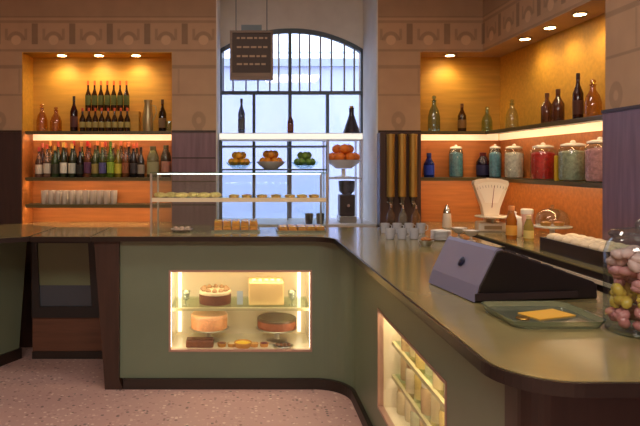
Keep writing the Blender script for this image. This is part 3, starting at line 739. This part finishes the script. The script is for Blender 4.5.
for i in range(3):
    q = thing('macaron', 'pale pink macaron, %s from left on the small pink dish' % ORD[i], 'macaron', (X(182,4.5)-.046+.046*i,4.50,ZW+.0056), 0, 'macarons on the pink dish')
    MB().lathe([(0,0),(.016,0),(.02,.006),(.0195,.012),(0,.012)], seg=16).build('lower_shell', mat('pink meringue', (220,170,160), .6), q)
    MB().lathe([(0,.012),(.018,.012),(.018,.016),(0,.016)], seg=16).build('cream_layer', mat('macaron cream', (240,226,206), .5), q)
    MB().lathe([(0,.016),(.0195,.016),(.02,.021),(.015,.028),(0,.031)], seg=16).build('upper_shell', MATS['pink meringue'], q)

# ------------------------------------------------------------------ window rack, fruit and bottles
ry0, ry1 = 5.78, 6.12
rack = thing('window_rack', 'white and dark metal shelf rack standing in front of the window', 'rack', (0,0,0))
WHT = mat('rack white', (240,238,238), .6)
_n = WHT.node_tree; _t = _n.nodes.new('ShaderNodeBsdfTranslucent'); _t.inputs['Color'].default_value = (.9,.9,.92,1)
_m = _n.nodes.new('ShaderNodeMixShader'); _m.inputs['Fac'].default_value = .8
_n.links.new(_n.nodes['Principled BSDF'].outputs[0], _m.inputs[1]); _n.links.new(_t.outputs[0], _m.inputs[2]); _n.links.new(_m.outputs[0], _n.nodes['Material Output'].inputs['Surface']); DG = mat('rack dark green', (56,70,66), .4)
zr = [Z(133,ry0), Z(140,ry0)]
xa, xb, xc = X(219,ry0), X(328,ry0), X(363,ry0)
MB().box(xa,xc,ry0,ry1,zr[1],zr[0]).build('top_shelf', WHT, rack)
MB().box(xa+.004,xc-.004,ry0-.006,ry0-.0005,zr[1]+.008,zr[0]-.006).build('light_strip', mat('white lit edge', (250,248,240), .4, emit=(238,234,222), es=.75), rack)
z147, z168, z178 = Z(145.5,ry0), Z(169,ry0), Z(177.5,ry0)
MB().box(xa+.02,xb-.01,ry0,ry1,z147-.014,z147).build('glass_shelf', DG, rack).data
MB().box(xa+.02,xb-.01,ry0,ry1,z168-.014,z168).build('glass_shelf', DG, rack)
MB().box(xb+.02,xc-.02,ry0,ry1,z178-.016,z178+.0).build('right_shelf', WHT, rack)
for x in (xa, xb-.01, xc-.02):
    for y in (ry0+.004, ry1-.024): MB().box(x,x+.02,y,y+.02,1.02,zr[1]).build('upright', WHT if x > xb-.02 else DG, rack)
for x in (X(254,ry0), X(290,ry0)): MB().box(x-.006,x+.006,ry1-.03,ry1-.018,1.02,zr[1]).build('divider', DG, rack)
def fruit_bowl(u, z, r, n, rf, col, lb, fl, bowlm, kind, squash=1.0, foot=0):
    x = X(u, 5.9); y = 5.93
    bowl = thing('fruit_bowl', lb, 'bowl', (x,y,z))
    h = r*.5
    if foot:
        MB().lathe([(0,0),(r*.5,0),(r*.5,.006),(r*.12,.02),(r*.12,foot-.004),(0,foot-.004)], seg=24).build('foot', bowlm, bowl); z += foot
    MB().lathe([(0,0),(r*.45,0),(r*.5,.006),(r*.85,h*.6),(r,h),(r*.97,h),(r*.82,h*.65),(r*.42,.012),(0,.010)], seg=26).build('dish', bowlm, bowl, (0,0,foot))
    pr = None; pos = []
    k1 = 6; zb = h*.62+rf*.75 + (.018 if rf > .05 else 0)
    for k in range(k1): a = 2*PI*k/k1; pos.append((2.03*rf*math.cos(a), 2.03*rf*math.sin(a), zb))
    pos.append((0,0,zb+rf*.1))
    for k in range(3): a = 2*PI*k/3+.52; pos.append((1.2*rf*math.cos(a), 1.2*rf*math.sin(a), zb+rf*1.72*squash+.002))
    pos = pos[:n]
    for p in pos:
        loc = (x+p[0], y+p[1], z+p[2])
        if pr is None:
            pr = thing(kind, fl, 'fruit', loc, 0, 'fruit in the ' + lb[:40])
            MB().ball(rf, (0,0,0), (1,1,squash)).build('flesh', mat('fruit %d %d %d' % col, col, .4, bump=.3, bscale=90, var=.12), pr)
            MB().lathe([(0,rf*squash*.96),(rf*.12,rf*squash*.97),(rf*.08,rf*squash*1.08),(0,rf*squash*1.1)], seg=8).build('stem', cmat((80,96,40),.6), pr)
        else: dup(pr, loc, fl, random.uniform(0,6))
fruit_bowl(239, z168+.0006, .135, 10, .036, (250,176,50), 'glass bowl of yellow orange fruit, leftmost on the window rack', 'yellow orange fruit heaped in the leftmost bowl on the window rack', CLEAR, 'orange_fruit')
fruit_bowl(271, z168+.0006, .145, 10, .039, (250,156,44), 'white bowl of oranges, middle of the three on the window rack', 'orange heaped in the white bowl on the window rack', PORC, 'orange_fruit')
fruit_bowl(305, z168+.0006, .135, 10, .036, (128,164,70), 'glass bowl of green limes on the window rack', 'green lime heaped in the glass bowl on the window rack', CLEAR, 'lime')
fruit_bowl(344, z178+.0006, .17, 10, .054, (250,130,40), 'large bowl of deep orange persimmons on the right window shelf', 'deep orange persimmon heaped in the large right-hand bowl by the window', PORC, 'persimmon', .85, .085)
zr0 = zr[0]
bottle((X(241.5,5.9),5.9,zr0), 'tall slim dark bottle standing on the rack before the window', r=.034, h=.345, shoulder=.62, body=(84,86,96), cap=(50,50,56), lab=(90,92,100))
bottle((X(290.5,5.9),5.9,zr0), 'brown red bottle in the middle of the window rack top', r=.03, h=.22, body=(96,48,40), cap=(60,50,50), lab=(120,70,60))
t = thing('flask', 'conical dark flask at the right end of the window rack top', 'flask', (X(351.5,5.9),5.9,zr0))
MB().lathe([(0,0),(.078,0),(.084,.012),(.03,.17),(.024,.19),(.024,.24),(.028,.25),(0,.25)], seg=22).build('body', mat('smoky flask', (66,56,62), .2, trans=.3), t)
MB().lathe([(.02,.25),(.018,.27),(0,.275)], seg=14).build('stopper', BRASS, t)
# coffee grinder in the right compartment
t = thing('coffee_grinder', 'dark coffee grinder in the white right compartment under the persimmons', 'grinder', (X(347,5.9),5.92,1.02))
MB().box(-.085,.085,-.09,.09,0,.06).bevel(.008,2).build('base', STEEL, t)
MB().box(-.075,.075,-.05,.085,.06,.27).bevel(.012,2).build('body', mat('grinder casing', (62,50,48), .35), t)
MB().lathe([(.04,.27),(.075,.30),(.082,.40),(.078,.405),(0,.41)], seg=20).build('hopper', mat('smoked hopper', (90,78,72), .15, trans=.4), t)
MB().tube([(0,-.05,.17),(0,-.10,.165)], .016).build('spout', CHROME, t)
for i, u in enumerate((309,320)):
    t = tag(MB().lathe([(0,0),(.03,0),(.034,.01),(.04,.10),(.037,.10),(.03,.012),(0,.012)], seg=16).build('metal_cup', mat('tarnished cup', (96,96,104), .3, metal=.6)), ['left','right'][i] + ' of two dark metal cups standing on the sill behind the pastry case', 'cup'); t.location = (X(u,5.72),5.71,1.02)

# hanging board
bx0, bx1, by = X(230,5.3), X(273,5.3), 5.3
bz0, bz1 = Z(80,5.3), Z(31,5.3)
hb = thing('hanging_board', 'dark brown hanging board with pale rows, in front of the arched window', 'board', ((bx0+bx1)/2, by, bz0))
bw = (bx1-bx0); bh = bz1-bz0
MB().box(-bw/2+.02,bw/2-.02,-.012,.03,.06,bh-.02).build('panel', mat('dark brown board', (58,38,26), .6), hb)
m = MB(); m.box(-bw/2,-bw/2+.02,-.025,.04,0,bh); m.box(bw/2-.02,bw/2,-.025,.04,0,bh); m.box(-bw/2+.02,bw/2-.02,-.025,.04,bh-.02,bh); m.box(-bw/2+.02,bw/2-.02,-.025,.04,0,.06)
m.build('frame', wood('board frame', (112,86,66), .5, axis=0), hb)
rows = MB()
for k, z in enumerate((.13,.20,.28,.36)):
    x = -bw/2+.06
    while x < bw/2-.07:
        l = random.uniform(.02,.06); l = min(l, bw/2-.05-x); rows.box(x,x+l,-.016,-.012,z,z+.016); x += l+.014
rows.build('chalk_rows', mat('pale chalk', (168,140,116), .8), hb)
for sx in (-1,1): MB().tube([(sx*bw*.36,.01,bh),(sx*bw*.36,.01,ZC-bz0-.001)], .004).build('hanging_rod', IRON, hb)
MB().box(-.09,.09,-.02,.03,bh,bh+.05).build('top_bracket', IRON, hb)

# ------------------------------------------------------------------ tube dispenser between window and corner niche
t = thing('tube_dispenser', 'dark cabinet with three upright brass tubes on the wall beside the window', 'dispenser', (0,0,0))
dx0, dx1, dy = X(380,5.5), X(421,5.5), 5.50
MB().box(dx0,dx1,dy,YB-.03,ZS,1.875).build('back_box', wood('dispenser wood', (70,46,36), .4), t)
for u in (391, 402.5, 413.5):
    x = X(u, 5.45)
    b = MB().lathe([(0,0),(.037,0),(.037,.55),(.040,.552),(.040,.57),(0,.575)], x, 5.464, 1.29, seg=18).build('tube', mat('olive brass', (176,140,72), .35, metal=.7), t)
    MB().tube([(x,5.464,1.29),(x,5.464,1.24),(x,5.43,1.21)], [.024,.018,.014]).build('spout', mat('dull steel', (120,112,100), .35, metal=.8), b)

# ------------------------------------------------------------------ scale and items on the right back counter
sx, sy = X(490,5.12), 5.12
sc = thing('shop_scale', 'white enamel fan-shaped shop scale on the back counter', 'scale', (sx,sy,ZS), -.12)
b = MB(); b.prism([(-.115,-.09),(.115,-.09),(.10,.10),(-.10,.10)],0,.075).bevel(.012,2).build('base', CREAM, sc)
MB().box(-.07,.07,-.096,-.090,.02,.05).build('base_plate', mat('scale plate', (180,150,110), .4, metal=.4), sc)
for qx in (-.085,.085):
    pass
m = MB(); fan = [(-.058,.125),(.058,.125),(.072,.20),(.142,.40),(.135,.425),(.08,.44),(0,.446),(-.08,.44),(-.135,.425),(-.142,.40),(-.072,.20)]
xz(m, fan, -.045,.045); m.build('fan_head', CREAM, sc)
m = MB(); xz(m, [(-.05,.24),(.05,.24),(.115,.395),(.07,.412),(0,.418),(-.07,.412),(-.115,.395)], -.049,-.0455); dial = m.build('dial', mat('dial paper', (250,236,214), .5), sc)
m = MB()
for k in range(-6,7):
    a = k*.072; m.box(-.0012,.0012,-.0508,-.0492,.37,.392, Matrix.Translation((0,0,.05)) @ Matrix.Rotation(a,4,'Y') @ Matrix.Translation((0,0,-.05)))
m.build('graduations', mat('dial ink', (120,84,60), .6), dial)
m = MB(); xz(m, [(-.002,.20),(.004,.20),(.022,.385),(.020,.386)], -.053,-.051); m.build('pointer', mat('pointer red', (150,50,40), .4), sc)
m = MB(); m.box(-.04,.04,-.03,.05,.075,.125); m.build('neck', CREAM, sc)
MB().lathe([(0,.118),(.10,.118),(.148,.126),(.15,.134),(.146,.135),(.10,.124),(0,.124)], .0,-.10,0, seg=28).build('pan', CREAM, sc)
m = MB(); m.tube([(0,-.10,.118),(0,-.08,.075)], .012); m.build('pan_support', STEEL, sc)

def on_back(u, v):      # place on the right back counter along a pixel ray
    d = EYE-ZS; y = F*d/(v-V0); return (u-U0)*y/F, y
bottle((2.02, 4.55, ZS), 'short orange syrup bottle right of the white scale', r=.04, h=.25, shoulder=.62, neck=.5, body=(206,120,30), cap=(226,150,90), lab=(226,160,60))
bottle((2.09, 4.42, ZS), 'pale yellow bottle beside the short orange syrup bottle', r=.035, h=.19, shoulder=.62, neck=.5, body=(206,180,90), cap=(226,200,150), lab=(216,190,110))
t = thing('glass_dome', 'white cake stand with glass dome beside the tray of rolls', 'cake dome', (2.33,4.55,ZS))
MB().lathe([(0,0),(.07,0),(.07,.006),(.02,.015),(.018,.07),(.04,.085),(.135,.088),(.14,.098),(.132,.10),(0,.098)], seg=28).build('stand', PORC, t)
MB().lathe([(.118,.1006),(.118,.15),(.10,.195),(.06,.222),(.014,.232),(0,.233)], seg=28).build('dome', CLEAR, t)
MB().ball(.014,(0,0,.245),(1,1,1),10,6).build('knob', CLEAR, t)
tart((2.33-.05,4.55,ZS+.1006), 'golden tart under the glass dome, left one', (226,170,90))
tart((2.33+.05,4.55,ZS+.1006), 'rosy tart under the glass dome, right one', (214,120,96))
t = thing('pink_canister', 'slim pink and white canister behind the syrup bottles', 'canister', (2.28,4.85,ZS))
MB().lathe([(0,0),(.045,0),(.047,.004),(.047,.17),(0,.17)], seg=20).build('body', mat('canister pink', (226,176,160), .35), t)
MB().lathe([(.048,.165),(.049,.17),(.049,.20),(.04,.206),(0,.207)], seg=20).build('lid', WHITE, t)
t = thing('white_canister', 'white porcelain canister with round lid between pink canister and dome', 'canister', (2.12,4.72,ZS))
MB().lathe([(0,0),(.05,0),(.054,.006),(.058,.10),(.05,.14),(0,.14)], seg=22).build('body', PORC, t)
MB().lathe([(.05,.14),(.055,.143),(.05,.155),(.015,.168),(.014,.18),(.02,.19),(0,.2)], seg=22).build('lid', PORC, t)
# tray of rolls
tx0, tx1, ty0, ty1 = 1.95, 2.20, 3.27, 3.97
t = thing('bread_tray', 'dark wooden tray filled with pale rolls on the right back counter', 'tray', (0,0,0))
DT = wood('tray wood', (54,38,30), .4, axis=1)
m = MB(); m.box(tx0,tx1,ty0,ty1,ZS,ZS+.012); m.build('base', DT, t)
m = MB(); m.box(tx0,tx0+.012,ty0,ty1,ZS+.012,ZS+.085); m.box(tx1-.012,tx1,ty0,ty1,ZS+.012,ZS+.085); m.box(tx0+.012,tx1-.012,ty0,ty0+.012,ZS+.012,ZS+.085); m.box(tx0+.012,tx1-.012,ty1-.012,ty1,ZS+.012,ZS+.085); m.build('sides', DT, t)
pr = None
for lay in range(2):
  for j in range(7):
    for i in range(2):
        loc = (tx0+.068+i*.112, ty0+.06+j*.096, ZS+.0125+lay*.052)
        lb = 'pale roll in dark tray, %s layer, %s from near end, %s row' % (['bottom','top'][lay], ORD[j], ['aisle-side','wall-side'][i])
        if pr is None:
            pr = tag(MB().ball(.046,(0,0,.026),(1.12,.95,.57),16,10).build('bread_roll', mat('pale roll crust', (246,218,182), .6, bump=.25, bscale=40, var=.15)), lb, 'bread roll', 'rolls in the dark tray'); pr.location = loc
        else: dup(pr, loc, lb, random.uniform(-.2,.2))
t = thing('sugar_dispenser', 'small sugar dispenser with pale metal top left of the white scale', 'dispenser', (X(447,5.4),5.40,ZS))
MB().lathe([(0,0),(.04,0),(.043,.006),(.036,.11),(.03,.13),(0,.13)], seg=18).build('glass_body', mat('sugar glass', (226,206,186), .2), t)
MB().lathe([(.031,.125),(.034,.13),(.03,.155),(.02,.175),(.012,.20),(0,.205)], seg=18).build('metal_top', CHROME, t)

# ------------------------------------------------------------------ things on the bar worktop
def wt(u, v): y = F*(EYE-ZW)/(v-V0); return (u-U0)*y/F, y
for i, (u, v, h, c) in enumerate(((391,228.5,.20,(110,84,66)),(403,228.5,.19,(140,128,112)),(416,228.5,.19,(150,104,60)))):
    x, y = wt(u, v)
    t = thing('pour_bottle', ['slim bottle with curved steel pourer, left of three by the corner','slim bottle with curved steel pourer, middle of three by the corner','slim bottle with curved steel pourer, right of three by the corner'][i], 'bottle', (x,y,ZW), 0, 'bottles with steel pourers')
    MB().lathe([(0,0),(.03,0),(.033,.006),(.033,h*.5),(.028,h*.6),(.012,h*.72),(.012,h*.82),(0,h*.82)], seg=16).build('glass_body', bglass(c), t)
    MB().tube([(0,0,h*.8),(0,0,h*.93),(-.01,0,h*1.0),(-.03,0,h*1.04)], [.012,.008,.006,.004], 8).build('pourer', CHROME, t)
g1 = None; k = 0
for j, (v, us) in enumerate(((233,(385,397,409,421)),(239,(390,402,414)))):
    for i, u in enumerate(us):
        x, y = wt(u, v); lb = 'small pale grey cup with handle, %s from left in the %s row on the corner' % (ORD[i], ['back','front'][j])
        if g1 is None:
            g1 = thing('handled_cup', lb, 'cup', (x,y,ZW), 0, 'pale grey cups on the worktop corner')
            MB().lathe([(0,0),(.024,0),(.028,.004),(.034,.072),(.032,.072),(.026,.008),(0,.008)], seg=16).build('bowl', mat('grey glass', (206,206,212), .12, trans=.4), g1)
            MB().tube([(.032,0,.06),(.048,0,.056),(.048,0,.026),(.029,0,.018)], .0035, 8).build('handle', MATS['grey glass'], g1)
        else: dup(g1, (x,y,ZW), lb, random.uniform(-.6,.6))
x, y = wt(426, 246)
fb = thing('nut_bowl', 'small steel bowl of orange brown nuts in front of the glass dishes', 'bowl', (x,y,ZW))
MB().lathe([(0,0),(.03,0),(.032,.005),(.05,.035),(.048,.036),(.03,.01),(0,.008)], seg=20).build('dish', STEEL, fb)
m = MB()
for k in range(26):
    a = random.uniform(0,6.28); r_ = .026*math.sqrt(random.random()); m.ball(.009,(x+r_*math.cos(a),y+r_*math.sin(a),ZW+.030+.016*(1-r_/.04)+.006*random.random()),(1.2,1,.9),8,6)
tag(m.build('nuts', mat('roasted nuts', (176,104,40), .5, var=.2)), 'orange brown nuts heaped in the small steel bowl', 'nuts', kind='stuff')
# saucers and bowls stacked
x, y = wt(441, 240); s0 = None
for k in range(7):
    lb = 'white saucer, %s from the bottom of the stack behind the cash register' % ORD[k]
    if s0 is None:
        s0 = tag(MB().lathe([(0,0),(.04,0),(.042,.003),(.068,.011),(.066,.013),(.04,.006),(0,.005)], seg=26).build('saucer', PORC), lb, 'saucer', 'saucer stack'); s0.location = (x,y,ZW)
    else: dup(s0, (x,y,ZW+k*.0085), lb)
for i, (u, v) in enumerate(((459,238),(471,241))):
    x, y = wt(u, v)
    t = thing('glass_dish', ['left','right'][i] + ' footed glass dish beside the saucer stack', 'dish', (x,y,ZW))
    MB().lathe([(0,0),(.03,0),(.03,.004),(.008,.01),(.008,.03),(.03,.038),(.056,.07),(.054,.071),(.03,.043),(0,.04)], seg=22).build('bowl', MATS['pale pressed glass'], t)
    MB().lathe([(0,.044),(.03,.046),(.045,.062),(.03,.07),(0,.074)], seg=18).build('filling', mat('white mints', (226,222,216), .5, bump=.6, bscale=60), t)

# cash register: wedge with tall customer side and sloped keyboard towards the staff
rg = thing('cash_register', 'dark wedge-shaped cash register with lilac grey back on the bar', 'cash register', (.825,2.16,ZW), .14)
prof = [(0,0),(.49,0),(.49,.05),(.475,.064),(.13,.183),(.105,.188),(.085,.183),(.02,.06)]
m = MB(); xz(m, prof, 0, .36); m.bevel(.006,2)
m.build('body', mat('register charcoal', (22,17,18), .35), rg)
LIL = mat('lilac grey shell', (114,110,134), .35, var=.05, bscale=4)
m = MB()
back_pts = [(-.004,.004),(.0135,.06),(.079,.187),(.092,.197),(.110,.1905),(.1055,.190),(.084,.1845),(.0175,.06),(.001,.004)]
xz(m, back_pts, -.004, .364); m.build('back_shell', LIL, rg)
an = math.atan2(.123,.065)
Mb = Matrix.Translation((.045,.17,.118)) @ Matrix.Rotation(-(PI/2-0.0)+ (PI/2-an), 4, 'Y')
Mb = Matrix.Translation((.0455,.17,.1195)) @ Matrix.Rotation(-an, 4, 'Y')
MB().lathe([(0,.004),(.019,.004),(.02,.007),(.012,.011),(0,.012)], seg=18, M=Mb).build('round_badge', mat('navy badge', (24,28,52), .3), rg)
sl = math.atan2(.111,.30)
kb = MB()
for i in range(5):
    for j in range(7):
        kb.box(-.014,.014,-.014,.014,0,.008, Matrix.Translation((.17+.05*i,.05+.043*j,.183-.111*(.04+.05*i)/.30+.001)) @ Matrix.Rotation(sl,4,'Y'))
kb.build('keypad', mat('key caps', (58,50,52), .4), rg)
m = MB(); m.box(-.0,.40,-.012,-.0045,.01,.035); m.build('drawer_lip', mat('register trim', (44,34,36), .3), rg)

# glass change tray
t = thing('change_tray', 'shallow greenish glass tray in front of the cash register', 'tray', (.955,1.94,ZW), .03)
m = MB()
def rrect(w_, d_, r_): return arc(w_-r_,d_-r_,r_,0,90,5)+arc(-w_+r_,d_-r_,r_,90,180,5)+arc(-w_+r_,-d_+r_,r_,180,270,5)+arc(w_-r_,-d_+r_,r_,270,360,5)
TG = mat('thick green glass', (206,214,180), .06, trans=.85)
MB().prism(rrect(.135,.125,.04), 0, .010).build('base', TG, t)
A, B = rrect(.150,.140,.045), rrect(.135,.125,.04)
m = MB(); n = len(A)
for i in range(n):
    j = (i+1)%n
    vs = [m.bm.verts.new((*p,z)) for p, z in ((B[i],.0005),(B[j],.0005),(A[j],.026),(A[i],.026),(B[i],.0105),(B[j],.0105),((A[j][0]*.96,A[j][1]*.96),.026),((A[i][0]*.96,A[i][1]*.96),.026))]
    for f in ((0,1,2,3),(3,2,6,7),(7,6,5,4)): m.bm.faces.new([vs[q] for q in f])
bmesh.ops.remove_doubles(m.bm, verts=m.bm.verts, dist=1e-5); m.smooth = True
m.build('rim', TG, t)
t = tag(MB().box(-.075,.075,-.045,.045,0,.003).build('paper_slip', mat('yellow slip', (226,170,60), .5)), 'yellow slip of paper lying in the glass tray', 'slip'); t.location = (.98,1.95,ZW+.0106); t.rotation_euler = (0,0,.35)
t = tag(MB().lathe([(0,0),(.02,0),(.021,.002),(.02,.004),(0,.004)], seg=20).build('brass_token', BRASS), 'round brass token lying beside the yellow slip in the tray', 'token'); t.location = (.88,1.90,ZW+.0106)

# jars at the right edge
def candy_jar(loc, label, r, h, cols_, sl):
    t = thing('candy_jar', label, 'jar', loc)
    MB().lathe([(0,0),(r*.85,0),(r*.95,.006),(r,.03),(r,h*.72),(r*.9,h*.82),(r*.8,h*.86),(r*.82,h*.88)], seg=30).build('glass_body', CLEAR, t)
    l = MB().lathe([(0,h*.88),(r*.86,h*.88),(r*.88,h*.90),(r*.8,h*.93),(r*.3,h*.955),(0,h*.958)], seg=30).build('lid', CLEAR, t)
    MB().ball(r*.17,(0,0,h*.985),(1,1,1),12,8).build('knob', CLEAR, l)
    for ci, c in enumerate(cols_):
        m = MB(); z0 = .02+(h*.68)*ci/len(cols_); z1 = .02+(h*.68)*(ci+1)/len(cols_)
        for k in range(int(150*(z1-z0)/.22)+10):
            a = random.uniform(0,6.28); rr = (r-.026)*(.55+.45*math.sqrt(random.random()))
            M = Matrix.Rotation(random.uniform(0,6.28),4,'X') @ Matrix.Rotation(random.uniform(0,6.28),4,'Z')
            m.ball(.018,(rr*math.cos(a),rr*math.sin(a),random.uniform(z0+.01,z1)),(1.25,.9,.8),9,6,M)
        o = m.build('wrapped_sweets', mat('wrapper %d %d %d' % c, c, .25), t); o['kind'] = 'stuff'; o['label'] = ['pink','gold','rose','pale'][ci % 4] + ' wrapped sweets in the jar'
    return t
candy_jar((1.175,1.78,ZW), 'tall glass jar of pink, gold and rose wrapped sweets at the bar end', .098, .325, [(196,120,120),(206,170,70),(206,140,140),(216,176,170)], 0)
candy_jar((1.105,1.53,ZW), 'short glass jar of rosy wrapped sweets in front of the tall jar', .068, .13, [(190,104,110)], 0)

# ------------------------------------------------------------------ light
def area(name, loc, size, energy, col, rot=(0,0,0)):
    L = bpy.data.lights.new(name, 'AREA'); L.shape = 'RECTANGLE'; L.size, L.size_y = size; L.energy = energy; L.color = col
    o = bpy.data.objects.new(name, L); COL.objects.link(o); o.location = loc; o.rotation_euler = rot; return o
FILLC = (1,.92,.82)  # colour of the unseen overhead fills added to brighten the room
area('fill_light', (-1.6, -.6, ZC-.02), (1.6,1.2), 95, FILLC)
area('fill_light', (.9, -1.2, ZC-.02), (1.6,1.2), 95, FILLC)
area('fill_light', (.1, 3.1, ZC-.02), (1.6,.5), 30, FILLC)
pt = area('window_portal', (.49, 6.62, 1.95), (1.56,2.1), 1, (1,1,1), (math.radians(-90),0,0)); pt.data.cycles.is_portal = True
W = bpy.data.worlds.new('World'); S.world = W; W.use_nodes = True
bg = W.node_tree.nodes['Background']; bg.inputs['Color'].default_value = (.79,.84,1.0,1); bg.inputs['Strength'].default_value = 4.9

# ------------------------------------------------------------------ camera
cd = bpy.data.cameras.new('camera'); cam = bpy.data.objects.new('camera', cd); COL.objects.link(cam)
cam.location = (0,0,EYE); cam.rotation_euler = (PI/2,0,0)
cd.sensor_width = 36; cd.lens = F/640*36; cd.shift_x = (320-U0)/640; cd.shift_y = (V0-213)/640; cd.clip_start = .02
S.camera = cam
S.view_settings.view_transform = 'Standard'; S.view_settings.look = 'None'; S.view_settings.gamma = 1; S.view_settings.exposure = 0.12
S.view_settings.use_curve_mapping = False
S.cycles.use_denoising = True
S.cycles.max_bounces = 8; S.cycles.transparent_max_bounces = 16
S.cycles.sample_clamp_indirect = 4
